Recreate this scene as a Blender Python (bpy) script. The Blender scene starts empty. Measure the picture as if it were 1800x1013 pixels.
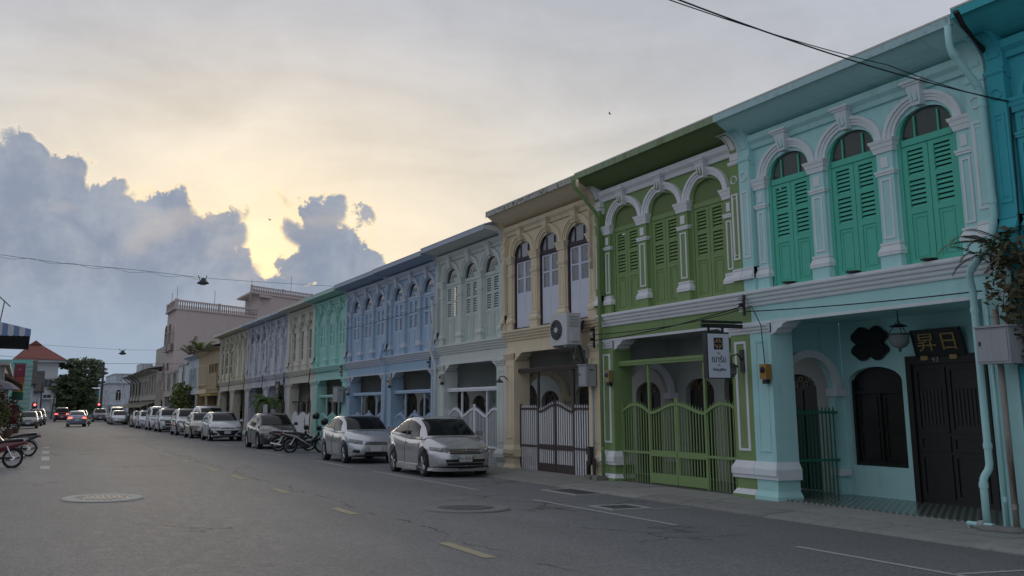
import bpy, bmesh, math, random
from mathutils import Vector, Matrix
R = math.radians
random.seed(7)
S = .95                       # measured units -> metres
KX, KY, KS, KZ = 1.207, 1.52, .5256, 1.069
HS = (KY*S, 1.0, KZ*S)        # scale of the house-local frame (along, out, up)
LS = (1.0, KY*S, KZ*S)        # the same for objects in street axes
FS = (KX*S, KY*S, KZ*S)
WALLX = 13.1 * S              # street face of the shophouse row
def w3(x, y, z): return Vector((KX*x*S, (KY*y+KS*x)*S, (KZ*z-.061)*S))
def om(x, y):                 # ground point given on the survey grid
    v = w3(x/1.27, y/1.27, 0); return v.x, v.y
sc = bpy.context.scene
COL = sc.collection

# ---------------------------------------------------------------- camera
cam_d = bpy.data.cameras.new('camera'); cam = bpy.data.objects.new('camera', cam_d); COL.objects.link(cam)
sc.camera = cam
cam_d.sensor_width = 36.0; cam_d.lens = 40.0; cam_d.shift_y = -.1473; cam_d.clip_start = .05; cam_d.clip_end = 4000
_p, _t, _r = R(13.33), R(22.8), R(-.21)
_f = Vector((math.sin(_t)*math.cos(_p), math.cos(_t)*math.cos(_p), math.sin(_p)))
_rt = Vector((math.cos(_t), -math.sin(_t), 0)); _up = _rt.cross(_f)
_rt, _up = math.cos(_r)*_rt + math.sin(_r)*_up, -math.sin(_r)*_rt + math.cos(_r)*_up
_m = Matrix((( _rt.x, _up.x, -_f.x, 0), (_rt.y, _up.y, -_f.y, 0), (_rt.z, _up.z, -_f.z, 1.8*S), (0, 0, 0, 1)))
cam.matrix_world = _m

# ---------------------------------------------------------------- exposure
sc.view_settings.view_transform = 'Standard'; sc.view_settings.look = 'None'
sc.view_settings.exposure = 0.38; sc.view_settings.gamma = 1.0
sc.view_settings.use_curve_mapping = False
sc.cycles.use_denoising = True
sc.cycles.max_bounces = 7

# ---------------------------------------------------------------- sun behind the cloud, low down the street
SUN_AZ, SUN_EL = 9.5, 8.0    # azimuth measured from +Y towards +X
sun_d = bpy.data.lights.new('sun', 'SUN'); sun = bpy.data.objects.new('sun', sun_d); COL.objects.link(sun)
sun_d.energy = .5; sun_d.angle = R(14); sun_d.color = (1, .83, .6)
_sd = Vector((math.sin(R(SUN_AZ))*math.cos(R(SUN_EL)), math.cos(R(SUN_AZ))*math.cos(R(SUN_EL)), math.sin(R(SUN_EL))))
sun.rotation_euler = _sd.to_track_quat('Z', 'Y').to_euler()

# ---------------------------------------------------------------- world: evening sky with backlit cumulus
world = bpy.data.worlds.new('World'); sc.world = world; world.use_nodes = True
nt = world.node_tree; nt.nodes.clear()
class NG:
    """tiny expression builder for node trees"""
    def __init__(s, t): s.t = t; s.l = t.links
    def n(s, ty, **k):
        x = s.t.nodes.new(ty)
        for a, b in k.items(): setattr(x, a, b)
        return x
    def put(s, sock, v):
        if isinstance(v, bpy.types.NodeSocket): s.l.new(v, sock)
        else: sock.default_value = v
    def m(s, op, a, b=None, c=None, clamp=False):
        x = s.n('ShaderNodeMath', operation=op, use_clamp=clamp)
        s.put(x.inputs[0], a)
        if b is not None: s.put(x.inputs[1], b)
        if c is not None: s.put(x.inputs[2], c)
        return x.outputs[0]
    def step(s, v, a, b):
        x = s.n('ShaderNodeMapRange', interpolation_type='SMOOTHSTEP')
        s.put(x.inputs[0], v); x.inputs[1].default_value = a; x.inputs[2].default_value = b
        return x.outputs[0]
    def mix(s, f, a, b, bt='MIX'):
        x = s.n('ShaderNodeMix', data_type='RGBA', blend_type=bt)
        s.put(x.inputs[0], f)
        for i, v in ((6, a), (7, b)):
            s.put(x.inputs[i], (*v, 1) if isinstance(v, tuple) and len(v) == 3 else v)
        return x.outputs[2]
    def noise(s, vec, scale, detail=5, rough=.55, dist=0.0):
        x = s.n('ShaderNodeTexNoise'); x.inputs['Scale'].default_value = scale; x.inputs['Detail'].default_value = detail
        x.inputs['Roughness'].default_value = rough; x.inputs['Distortion'].default_value = dist
        if vec is not None: s.l.new(vec, x.inputs['Vector'])
        return x.outputs[0]
def srgb(r, g, b):
    f = lambda c: (c/255/12.92) if c/255 <= .04045 else ((c/255+.055)/1.055)**2.4
    return (f(r), f(g), f(b))
g = NG(nt)
tc = g.n('ShaderNodeTexCoord'); dirv = tc.outputs['Generated']
sep = g.n('ShaderNodeSeparateXYZ'); g.l.new(dirv, sep.inputs[0])
az = g.m('MULTIPLY', g.m('ARCTAN2', sep.outputs[0], sep.outputs[1]), 57.2958)
el = g.m('MULTIPLY', g.m('ARCSINE', sep.outputs[2]), 57.2958)
n1 = g.noise(dirv, 19.0, 8, .66, .25)
n3 = g.noise(dirv, 3.6, 3, .5)
mp = g.n('ShaderNodeMapping'); mp.inputs['Scale'].default_value = (3.2, 3.2, 10.5); mp.inputs['Rotation'].default_value = (R(8), R(-14), 0); g.l.new(dirv, mp.inputs[0])
n4 = g.noise(mp.outputs[0], 1.6, 4, .55, .5)
vor = g.n('ShaderNodeTexVoronoi', feature='F1'); vor.inputs['Scale'].default_value = 44.0
vadd = g.n('ShaderNodeVectorMath', operation='ADD')
cmb = g.n('ShaderNodeCombineXYZ'); g.l.new(g.m('MULTIPLY', n1, .06), cmb.inputs[0]); g.l.new(g.m('MULTIPLY', n1, -.05), cmb.inputs[2])
g.l.new(dirv, vadd.inputs[0]); g.l.new(cmb.outputs[0], vadd.inputs[1]); g.l.new(vadd.outputs[0], vor.inputs['Vector'])
# cumulus bank: (azimuth, elevation, half width, half height) in degrees
BLOBS = [(1.3,2.9,10.91,3.64), (-0.8,9.7,2.36,2.10), (-0.8,10.7,1.49,1.36), (0.6,10.4,1.21,1.27), (-3.0,7.6,4.86,3.33), (1.1,7.2,3.82,2.91), (3.1,8.2,1.71,1.66), (5.7,7.9,2.00,1.96), (5.9,9.3,0.96,0.98), (6.8,7.0,2.82,2.46), (7.9,8.2,0.92,0.88), (8.2,7.1,1.30,1.65), (3.6,4.9,6.57,2.93), (10.2,6.1,0.71,0.44), (13.0,8.1,1.80,1.74), (14.0,7.4,1.58,1.74), (12.4,6.5,2.12,1.73), (11.2,6.7,0.94,0.83), (14.1,6.2,1.52,1.68)]
ae = g.n('ShaderNodeCombineXYZ'); g.l.new(az, ae.inputs[0]); g.l.new(el, ae.inputs[1])
fld = None
for (a, e, rx, ry) in BLOBS:
    va = g.n('ShaderNodeVectorMath', operation='MULTIPLY_ADD'); g.l.new(ae.outputs[0], va.inputs[0]); va.inputs[1].default_value = (1/rx, 1/ry, 0); va.inputs[2].default_value = (-a/rx, -e/ry, 0)
    vl = g.n('ShaderNodeVectorMath', operation='LENGTH'); g.l.new(va.outputs[0], vl.inputs[0])
    k = min(rx, ry)
    v = g.m('MULTIPLY_ADD', vl.outputs['Value'], -k, k)              # signed distance in degrees, roughly
    fld = v if fld is None else g.m('MAXIMUM', fld, v)
# the same kind of cloud goes on round the horizon outside the frame
away = g.step(g.m('ABSOLUTE', g.m('SUBTRACT', az, 22.0)), 30.0, 50.0)
ring = g.m('SUBTRACT', g.m('ADD', g.m('MULTIPLY', n3, 60.0), -22.0), el)
fld = g.m('ADD', g.m('MULTIPLY', fld, g.m('SUBTRACT', 1.0, away)), g.m('MULTIPLY', ring, g.m('MULTIPLY', away, .4)))
edge = g.m('MULTIPLY', g.m('SUBTRACT', n1, .5), 3.9)
edge = g.m('ADD', edge, g.m('MULTIPLY', g.m('SUBTRACT', .45, vor.outputs['Distance']), 1.7))
F = g.m('ADD', g.m('ADD', fld, edge), .66)
mask = g.step(F, -.08, .24)
core = g.step(F, .02, .48)
# direction to the hidden sun
SAZ, SEL = (10.2, 6.5)
ddx = g.m('SUBTRACT', az, SAZ); ddy = g.m('SUBTRACT', el, SEL)
sd = g.m('SQRT', g.m('ADD', g.m('MULTIPLY', g.m('MULTIPLY', ddx, ddx), .5), g.m('MULTIPLY', ddy, ddy)))
glow = g.m('SUBTRACT', 1.0, g.step(sd, 0.0, 15.0))
glow2 = g.m('SUBTRACT', 1.0, g.step(sd, 0.0, 5.0))
nish = g.n('ShaderNodeTexSky', sky_type='NISHITA'); nish.sun_disc = False
nish.sun_elevation = R(SUN_EL); nish.sun_rotation = R(SUN_AZ)
nsky = g.mix(1.0, nish.outputs[0], (.085, .085, .085), 'MULTIPLY')
high = g.mix(g.step(el, 6.0, 22.0), srgb(196, 190, 180), srgb(160, 163, 171))        # thin high veil
high = g.mix(g.m('MULTIPLY', glow, .6), high, srgb(208, 194, 168))
high = g.mix(g.m('MULTIPLY', glow2, .45), high, srgb(234, 206, 158))
high = g.mix(g.m('MULTIPLY', g.step(g.m('ABSOLUTE', ddx), 11.0, 38.0), .8), high, srgb(160, 164, 174))
high = g.mix(.06, high, nsky)
wisp = g.m('ADD', g.m('MULTIPLY', g.m('SUBTRACT', n4, .5), .42), g.m('MULTIPLY', g.m('SUBTRACT', n1, .5), .16))
hs = g.n('ShaderNodeHueSaturation'); g.l.new(high, hs.inputs['Color']); g.l.new(g.m('ADD', .94, wisp), hs.inputs['Value'])
high = hs.outputs[0]
# cumulus colour: blue grey body, haze at the base, bright warm fringe towards the sun
body = g.mix(g.step(n1, .35, .68), srgb(120, 129, 145), srgb(141, 147, 158))
body = g.mix(g.m('SUBTRACT', 1.0, g.step(el, -1.0, 7.5)), body, srgb(134, 148, 165))
body = g.mix(g.m('MULTIPLY', glow, g.m('MULTIPLY', g.step(n4, .52, .68), .3)), body, srgb(196, 180, 160))
fringe = g.mix(glow, srgb(196, 190, 182), srgb(240, 214, 166))
cl = g.mix(core, fringe, body)
col = g.mix(mask, high, cl)
low = g.m('SUBTRACT', 1.0, g.step(el, 1.0, 6.5))
col = g.mix(g.m('MULTIPLY', low, .75), col, srgb(136, 150, 166))
bg = g.n('ShaderNodeBackground'); g.l.new(col, bg.inputs[0]); bg.inputs[1].default_value = 1.12
out = g.n('ShaderNodeOutputWorld'); g.l.new(bg.outputs[0], out.inputs[0])
world.cycles.sampling_method = 'MANUAL'; world.cycles.sample_map_resolution = 256

# ---------------------------------------------------------------- materials
MATS = {}
def mat(name, col, rough=.7, var=.1, scale=6.0, bump=.0, bscale=60.0, metal=0.0, stain=0.0, stain_col=(.05, .05, .045), spec=.5, coat=0.0, emit=None, alpha=1.0, streak=True, trans=0.0):
    if name in MATS: return MATS[name]
    m = bpy.data.materials.new(name); m.use_nodes = True; t = m.node_tree; G = NG(t)
    b = t.nodes['Principled BSDF']
    b.inputs['Roughness'].default_value = rough; b.inputs['Metallic'].default_value = metal
    b.inputs['Specular IOR Level'].default_value = spec; b.inputs['Coat Weight'].default_value = coat
    b.inputs['Coat Roughness'].default_value = .05
    if trans: b.inputs['Transmission Weight'].default_value = trans
    o = G.n('ShaderNodeTexCoord'); geo = G.n('ShaderNodeNewGeometry')
    pos = geo.outputs['Position']
    n = G.noise(pos, scale, 6, .6)
    c = col
    lo = tuple(x*(1-var) for x in c); hi = tuple(min(1, x*(1+var*.8)) for x in c)
    cc = G.mix(n, lo, hi)
    if stain:
        mp = G.n('ShaderNodeMapping'); G.l.new(pos, mp.inputs[0]); mp.inputs['Scale'].default_value = (3.0, 3.0, .35 if streak else 3.0)
        st = G.noise(mp.outputs[0], 2.2, 7, .65)
        st2 = G.noise(pos, .7, 3, .5)
        f = G.step(st, .38, .56) if stain > .93 and not streak else G.m('MULTIPLY', G.step(st, .46 if stain > .8 else .5, .66 if stain > .8 else .75), G.step(st2, .30 if stain > .8 else .4, .55 if stain > .8 else .65))
        cc = G.mix(G.m('MULTIPLY', f, stain), cc, stain_col)
    G.l.new(cc, b.inputs['Base Color'])
    rn = G.m('ADD', G.m('MULTIPLY', G.m('SUBTRACT', n, .5), .25), rough, clamp=True); G.l.new(rn, b.inputs['Roughness'])
    if bump:
        bn = G.noise(pos, bscale, 4, .6); bp = G.n('ShaderNodeBump'); bp.inputs['Strength'].default_value = bump; bp.inputs['Distance'].default_value = .01
        G.l.new(bn, bp.inputs['Height']); G.l.new(bp.outputs[0], b.inputs['Normal'])
    if emit:
        b.inputs['Emission Color'].default_value = (*emit[0], 1); b.inputs['Emission Strength'].default_value = emit[1]
    MATS[name] = m
    return m
def paint(name, col, stain=.25):
    return mat('paint_'+name, col, .72, .12, 2.2, .14, 45.0, stain=stain*1.7, stain_col=tuple(x*.45+.01 for x in col), spec=.25)
def glass(name='window_glass', col=(.012, .014, .016), rough=.06):
    return mat(name, col, rough, .2, 1.2, spec=.6)
WHITE = paint('white', (.74, .75, .78)); WHITE2 = paint('offwhite', (.58, .57, .52), .35)
IRON = mat('dark_iron', (.02, .02, .022), .5, .3, 20)
BLACKW = mat('black_wood', (.013, .011, .010), .45, .4, 14, .2, 30)
CONC = mat('concrete', (.2, .195, .18), .9, .25, 5, .35, 40, stain=.5, streak=False)
RUBBER = mat('rubber', (.018, .018, .019), .85, .3, 20)
CHROME = mat('chrome', (.6, .6, .62), .18, .05, 10, metal=1.0)
GLASS = glass()
CABLE = mat('cable', (.012, .012, .013), .7, .2, 10)
GREYBOX = mat('grey_box_metal', (.33, .34, .36), .5, .08, 6, stain=.2)
PLASTIC = mat('black_plastic', (.016, .016, .018), .5, .2, 20)

# ---------------------------------------------------------------- mesh helpers
class MB:
    def __init__(s): s.v = []; s.f = []
    def add(s, v, f):
        k = len(s.v); s.v += [tuple(p) for p in v]; s.f += [tuple(i+k for i in q) for q in f]; return s
    def box(s, x0, x1, y0, y1, z0, z1):
        return s.add([(x0,y0,z0),(x1,y0,z0),(x1,y1,z0),(x0,y1,z0),(x0,y0,z1),(x1,y0,z1),(x1,y1,z1),(x0,y1,z1)],
                     [(0,3,2,1),(4,5,6,7),(0,1,5,4),(1,2,6,5),(2,3,7,6),(3,0,4,7)])
    def ext(s, pr, a0, a1, ax='x'):
        n = len(pr); P = {'x': lambda p, a: (a, p[0], p[1]), 'y': lambda p, a: (p[0], a, p[1]), 'z': lambda p, a: (p[0], p[1], a)}[ax]
        v = [P(p, a0) for p in pr] + [P(p, a1) for p in pr]
        f = [(i, (i+1) % n, n+(i+1) % n, n+i) for i in range(n)] + [tuple(range(n))[::-1], tuple(range(n, 2*n))]
        return s.add(v, f)
    def frus(s, b, zb, t, zt):
        """rectangle b=(x0,x1,y0,y1) at zb to rectangle t at zt"""
        r = lambda q, z: [(q[0],q[2],z),(q[1],q[2],z),(q[1],q[3],z),(q[0],q[3],z)]
        return s.add(r(b, zb)+r(t, zt), [(0,3,2,1),(4,5,6,7),(0,1,5,4),(1,2,6,5),(2,3,7,6),(3,0,4,7)])
    def tube(s, pts, r, n=6, closed=False):
        pts = [Vector(p) for p in pts]; k = len(pts); rings = []; up = None
        for i, p in enumerate(pts):
            d = (pts[(i+1) % k] - pts[i-1]) if closed else (pts[min(i+1, k-1)] - pts[max(i-1, 0)])
            d.normalize()
            if up is None: up = Vector((0,0,1)) if abs(d.z) < .9 else Vector((1,0,0))
            a = d.cross(up)
            if a.length < 1e-5: a = d.orthogonal()
            a.normalize(); up = a.cross(d).normalized()
            rr = r[i] if isinstance(r, (list, tuple)) else r
            rings.append([p + a*(rr*math.cos(2*math.pi*j/n)) + up*(rr*math.sin(2*math.pi*j/n)) for j in range(n)])
        v = [q for ring in rings for q in ring]; f = []
        for i in range(k if closed else k-1):
            i2 = (i+1) % k
            for j in range(n): f.append((i*n+j, i*n+(j+1) % n, i2*n+(j+1) % n, i2*n+j))
        if not closed: f += [tuple(range(n))[::-1], tuple((k-1)*n+j for j in range(n))]
        return s.add(v, f)
    def lathe(s, pr, n=16, c=(0,0,0), ax='z'):
        v = []; f = []; k = len(pr)
        for (r, h) in pr:
            for j in range(n):
                a = 2*math.pi*j/n; x, y = r*math.cos(a), r*math.sin(a)
                q = (x, y, h) if ax == 'z' else ((x, h, y) if ax == 'y' else (h, x, y))
                v.append((q[0]+c[0], q[1]+c[1], q[2]+c[2]))
        for i in range(k-1):
            for j in range(n): f.append((i*n+j, i*n+(j+1) % n, (i+1)*n+(j+1) % n, (i+1)*n+j))
        if pr[0][0] > 1e-4: f.append(tuple(range(n))[::-1])
        if pr[-1][0] > 1e-4: f.append(tuple((k-1)*n+j for j in range(n)))
        return s.add(v, f)
    def arc(s, cx, cz, r0, r1, y0, y1, a0=0, a1=180, n=14, ez=1.0):
        """arched bar in the x-z plane between radii r0,r1 (ez squashes the height)"""
        v = []
        for i in range(n+1):
            a = R(a0+(a1-a0)*i/n); c, q = math.cos(a), math.sin(a)*ez
            v += [(cx+r0*c, y0, cz+r0*q), (cx+r1*c, y0, cz+r1*q), (cx+r1*c, y1, cz+r1*q), (cx+r0*c, y1, cz+r0*q)]
        f = [(4*i+j, 4*i+(j+1) % 4, 4*i+4+(j+1) % 4, 4*i+4+j) for i in range(n) for j in range(4)]
        f += [(3,2,1,0), tuple(4*n+j for j in range(4))]
        return s.add(v, f)
    def fan(s, cx, cz, r, y0, y1, n=14, ez=1.0):
        p = [(cx+r*math.cos(math.pi*i/n), cz+r*ez*math.sin(math.pi*i/n)) for i in range(n+1)]
        return s.ext(p, y0, y1, 'y')
    def archwall(s, x0, x1, z0, z1, ops, y0, y1, n=14):
        """wall slab between y0 and y1 with arched openings (cx, hw, zsill, zspring, rise)"""
        segs = []; cur = x0
        for (cx, hw, zs, zp, rise) in sorted(ops):
            if cx-hw > cur+1e-6: segs.append((cur, cx-hw, None))
            segs.append((cx-hw, cx+hw, (cx, hw, zs, zp, rise))); cur = cx+hw
        if x1 > cur+1e-6: segs.append((cur, x1, None))
        for (a, b, o) in segs:
            if o is None: s.box(a, b, y0, y1, z0, z1); continue
            cx, hw, zs, zp, rise = o
            if zs > z0+1e-6: s.box(a, b, y0, y1, z0, zs)
            p = [(cx-hw*math.cos(math.pi*i/n), zp+rise*math.sin(math.pi*i/n)) for i in range(n+1)]
            for i in range(n):
                (xa, za), (xb, zb) = p[i], p[i+1]
                s.ext([(xa, za), (xb, zb), (xb, z1), (xa, z1)], y0, y1, 'y')
        return s
    def mesh(s, name, m=None, smooth=False, merge=False):
        me = bpy.data.meshes.new(name); me.from_pydata(s.v, [], s.f)
        bm = bmesh.new(); bm.from_mesh(me)
        if merge: bmesh.ops.remove_doubles(bm, verts=bm.verts, dist=1e-4)
        bmesh.ops.recalc_face_normals(bm, faces=bm.faces)
        bm.to_mesh(me); bm.free()
        if smooth:
            for q in me.polygons: q.use_smooth = True
        if m: me.materials.append(m)
        return me
    def build(s, name, m=None, parent=None, smooth=False, merge=False):
        return link(name, s.mesh(name, m, smooth, merge), parent)
def link(name, me, parent=None, loc=None, rot=None, scale=None):
    o = bpy.data.objects.new(name, me); COL.objects.link(o)
    if parent: o.parent = parent
    if loc: o.location = loc
    if rot: o.rotation_euler = rot
    if scale: o.scale = scale
    return o
def tag(o, label, cat, group=None):
    o['label'] = label; o['category'] = cat
    if group: o['group'] = group
    return o
def thing(name, label, cat, loc=(0,0,0), rz=0, group=None, scale=1.0):
    o = link(name, None, None, loc, (0, 0, rz)); o.scale = scale if isinstance(scale, tuple) else (scale,)*3
    return tag(o, label, cat, group)
def struct(o): o['kind'] = 'structure'; return o
def text_mesh(body, size, m, parent, loc, rot, name='lettering', ext=.003, align='CENTER', sx=1.0):
    c = bpy.data.curves.new(name, 'FONT'); c.body = body; c.size = size; c.extrude = ext; c.align_x = align; c.align_y = 'CENTER'; c.resolution_u = 3
    t = bpy.data.objects.new(name+'_tmp', c); COL.objects.link(t)
    dg = bpy.context.evaluated_depsgraph_get(); me = bpy.data.meshes.new_from_object(t.evaluated_get(dg))
    bpy.data.objects.remove(t); bpy.data.curves.remove(c)
    me.materials.clear(); me.materials.append(m)
    return link(name, me, parent, loc, rot, (sx, 1, 1))
def copy_tree(o, parent=None):
    c = o.copy(); COL.objects.link(c); c.parent = parent
    for ch in list(o.children): copy_tree(ch, c)
    return c
def gz(Y):                     # road datum
    return 0.0
# ================================================================ GROUND
def strip(name, xs_z, ys, m, zf=gz, parent=None):
    """sheet through cross-section points (x, dz) along the stations ys"""
    mb = MB(); n = len(xs_z)
    for y in ys:
        for (x, dz) in xs_z: mb.v.append((x, y, zf(y)+dz))
    for i in range(len(ys)-1):
        for j in range(n-1): mb.f.append((i*n+j, i*n+j+1, (i+1)*n+j+1, (i+1)*n+j))
    return mb.build(name, m, parent)
def asphalt():
    m = bpy.data.materials.new('asphalt'); m.use_nodes = True; t = m.node_tree; G = NG(t); b = t.nodes['Principled BSDF']
    geo = G.n('ShaderNodeNewGeometry'); pos = geo.outputs['Position']
    fine = G.noise(pos, 38, 5, .8); mid = G.noise(pos, 4.0, 5, .6)
    mp = G.n('ShaderNodeMapping'); mp.inputs['Scale'].default_value = (.55, .09, 1); G.l.new(pos, mp.inputs[0])
    tracks = G.noise(mp.outputs[0], 1.0, 4, .55)            # wear along the lanes
    mp2 = G.n('ShaderNodeMapping'); mp2.inputs['Scale'].default_value = (.12, .5, 1); G.l.new(pos, mp2.inputs[0])
    patch = G.noise(mp2.outputs[0], .9, 3, .5)
    c = G.mix(G.step(tracks, .3, .7), (.085, .092, .105), (.185, .193, .208))
    c = G.mix(G.m('MULTIPLY', G.step(patch, .5, .62), .45), c, (.09, .095, .105))
    c = G.mix(G.m('MULTIPLY', G.step(mid, .35, .75), .35), c, (.16, .163, .17))
    grit = G.noise(pos, 13, 7, .85)
    c = G.mix(G.step(grit, .34, .66), G.mix(.42, c, (.02, .02, .023)), G.mix(.22, c, (.4, .4, .4)))
    sp = G.step(fine, .3, .72)
    c = G.mix(sp, G.mix(.5, c, (.03, .03, .033)), G.mix(.4, c, (.42, .42, .41)))
    # cracks
    ds = G.n('ShaderNodeVectorMath', operation='ADD'); G.l.new(pos, ds.inputs[0])
    nn = G.n('ShaderNodeTexNoise'); nn.inputs['Scale'].default_value = 1.6; nn.inputs['Detail'].default_value = 8; nn.inputs['Roughness'].default_value = .7; G.l.new(pos, nn.inputs['Vector'])
    G.l.new(nn.outputs['Color'], ds.inputs[1])
    vo = G.n('ShaderNodeTexVoronoi', feature='DISTANCE_TO_EDGE'); vo.inputs['Scale'].default_value = .42; G.l.new(ds.outputs[0], vo.inputs['Vector'])
    cr = G.m('SUBTRACT', 1.0, G.step(vo.outputs['Distance'], .0, .012))
    where = G.step(G.noise(pos, .16, 3, .5), .53, .63)
    sx = G.n('ShaderNodeSeparateXYZ'); G.l.new(pos, sx.inputs[0]); wob = G.noise(pos, .5, 8, .7)
    seam = G.m('ABSOLUTE', G.m('SUBTRACT', G.m('ADD', sx.outputs[0], G.m('MULTIPLY', wob, 1.3)), 6.15))
    seam = G.m('MULTIPLY', G.m('SUBTRACT', 1.0, G.step(seam, .0, .035)), G.step(G.noise(pos, .9, 2, .5), .42, .55))
    cr = G.m('MAXIMUM', G.m('MULTIPLY', cr, where), seam)
    c = G.mix(G.m('MULTIPLY', cr, .75), c, (.012, .012, .013))
    G.l.new(c, b.inputs['Base Color'])
    G.l.new(G.m('ADD', .56, G.m('MULTIPLY', mid, .3)), b.inputs['Roughness'])
    b.inputs['Specular IOR Level'].default_value = .35
    h = G.m('SUBTRACT', G.m('ADD', fine, G.m('MULTIPLY', mid, .6)), G.m('MULTIPLY', cr, 1.5))
    bp = G.n('ShaderNodeBump'); bp.inputs['Strength'].default_value = .75; bp.inputs['Distance'].default_value = .014
    G.l.new(h, bp.inputs['Height']); G.l.new(bp.outputs[0], b.inputs['Normal'])
    return m
ASPH = asphalt()
ys = [-30, -10, 0, 5, 10, 15, 19] + list(range(24, 200, 8)) + [220, 300, 500, 900, 1500]
gzf = lambda y: gz(min(y, 230.0))
earth = mat('dusty_ground', (.16, .15, .13), .95, .3, 2, .3, 20)
struct(strip('ground', [(-900, -.06), (-40, -.06), (0, -.06), (40, -.06), (900, -.06)], ys, earth, gzf))
struct(strip('road', [(-7, -.05), (-1.9, 0), (5.1, .02), (10.95, 0), (11.2, -.03)], ys, ASPH, gzf))
RW = lambda x: (.02*(x+1.9)/7.0 if x < 5.1 else .02*(10.95-x)/5.85)      # camber
PAINTW = mat('road_paint_white', (.4, .4, .4), .8, .5, 30, .3, 60, stain=.8, streak=False, stain_col=(.13, .13, .13))
PAINTY = mat('road_paint_yellow', (.34, .30, .19), .8, .4, 30, .3, 60, stain=.8, streak=False, stain_col=(.14, .13, .12))
def marking(pts, m, name='road_marking'):
    """flat painted polygon 4 mm above the road"""
    mb = MB(); mb.add([(x, y, gz(y)+RW(x)+.005) for x, y in pts], [tuple(range(len(pts)))])
    return struct(mb.build(name, m))
def bar(x0, y0, x1, y1, w, m):
    d = Vector((x1-x0, y1-y0)).normalized(); n = Vector((-d.y, d.x))*w/2
    k = max(1, int((Vector((x1-x0, y1-y0)).length)/3))
    for i in range(k):
        a = Vector((x0, y0)).lerp(Vector((x1, y1)), i/k); b = Vector((x0, y0)).lerp(Vector((x1, y1)), (i+1)/k)
        yield [(a+n)[:], (b+n)[:], (b-n)[:], (a-n)[:]]
def line(x0, y0, x1, y1, w, m):
    mb = MB()
    for q in bar(x0, y0, x1, y1, w, m): mb.add([(x, y, gz(y)+RW(x)+.005) for x, y in q], [(0,1,2,3)])
    return struct(mb.build('road_marking', m))
for a, b in ((12.85, 14.5), (18.8, 20.15), (24.0, 25.4), (29.0, 31.0), (33.2, 35.1), (39.0, 40.5), (44.5, 46), (50, 51.5), (56.3, 58), (63, 65), (71, 73), (80, 82), (90, 92)):
    line(5.12, a, 5.12, b, .16, PAINTY)
PX = 9.02                                                     # parking line
for a, b in ((8.2, 12.4), (15.25, 20.5), (23.4, 31.3), (33.5, 38.2), (43, 48.5), (55, 60), (66, 71), (78, 83)): line(PX, a, PX, b, .09, PAINTW)
line(PX+.3, 26.5, 11.0, 26.4, .09, PAINTW); line(PX+.3, 17.95, 10.8, 17.8, .09, PAINTW); line(PX, 33.9, 10.3, 33.9, .09, PAINTW); line(PX, 9.75, 10.9, 9.6, .09, PAINTW); line(PX, 43.6, 10.6, 43.6, .09, PAINTW)
for y0, y1 in ((36.6, 38.6), (42.6, 46.0), (48.8, 52.2), (55.4, 57.4)): line(.78+(y0-37)*.019, y0, .78+(y1-37)*.019, y1, .26, PAINTW)
for y in (35.4, 37.0, 38.3, 39.6, 41): line(-3.2, y-.2, .28, y, .1, PAINTW)
line(1.4, 86, 6.0, 86, .3, PAINTW); line(.9, 66, 1.7, 66, .15, PAINTW)

# manhole covers and gully grates
def manhole(label, x, y, r, ring, cover, oval=1.0):
    t = thing('manhole_cover', label, 'manhole cover', (x, y, gz(y)+RW(x)+.002), 0); t.scale = (1, oval, 1)
    MB().lathe([(r*.66, .0), (r*.66, .022), (r*.97, .024), (r, .004)], 40).build('collar', ring, t)
    MB().lathe([(0, .016), (r*.6, .018), (r*.645, .012)], 32).build('plate', cover, t)
    mb = MB()
    for i in range(-4, 5):
        for j in range(-4, 5):
            if math.hypot(i, j) < 4.3: mb.box(i*r*.13-r*.045, i*r*.13+r*.045, j*r*.13-r*.045, j*r*.13+r*.045, .016, .028)
    mb.build('tread', cover, t)
manhole('pale concrete ringed manhole cover in the left lane of the road', 1.60, 24.3, .76, mat('manhole_concrete', (.42, .41, .38), .9, .2, 12, .3), mat('cast_iron_pale', (.24, .24, .235), .6, .35, 20, .3), 1.35)
manhole('grey manhole cover near the parking line in front of the green gate', 7.15, 19.1, .74, mat('manhole_grey', (.19, .188, .182), .9, .2, 12, .3), mat('cast_iron_dark', (.12, .12, .12), .6, .35, 20, .3), 1.1)
def grate(label, x0, x1, y0, y1):
    t = thing('gully_grate', label, 'drain grate', ((x0+x1)/2, (y0+y1)/2, gz(y0)+RW(x0)+.004), 0)
    a, b = (x1-x0)/2, (y1-y0)/2
    fm = mat('grate_concrete', (.36, .36, .35), .9, .2, 12, .3)
    mb = MB(); mb.box(-a, a, -b, -b+.09, -.01, .014); mb.box(-a, a, b-.09, b, -.01, .014); mb.box(-a, -a+.09, -b+.09, b-.09, -.01, .014); mb.box(a-.09, a, -b+.09, b-.09, -.01, .014); mb.build('frame', fm, t)
    MB().box(-a+.09, a-.09, -b+.09, b-.09, -.01, .004).build('plate', mat('grate_iron', (.05, .05, .05), .7, .3, 14, .3), t)
grate('far gully grate with white painted frame beside the kerb', 10.2, 11.0, 21.1, 22.8)
grate('near gully grate with white painted frame on the parking line', 9.3, 10.1, 17.85, 18.75)

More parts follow.
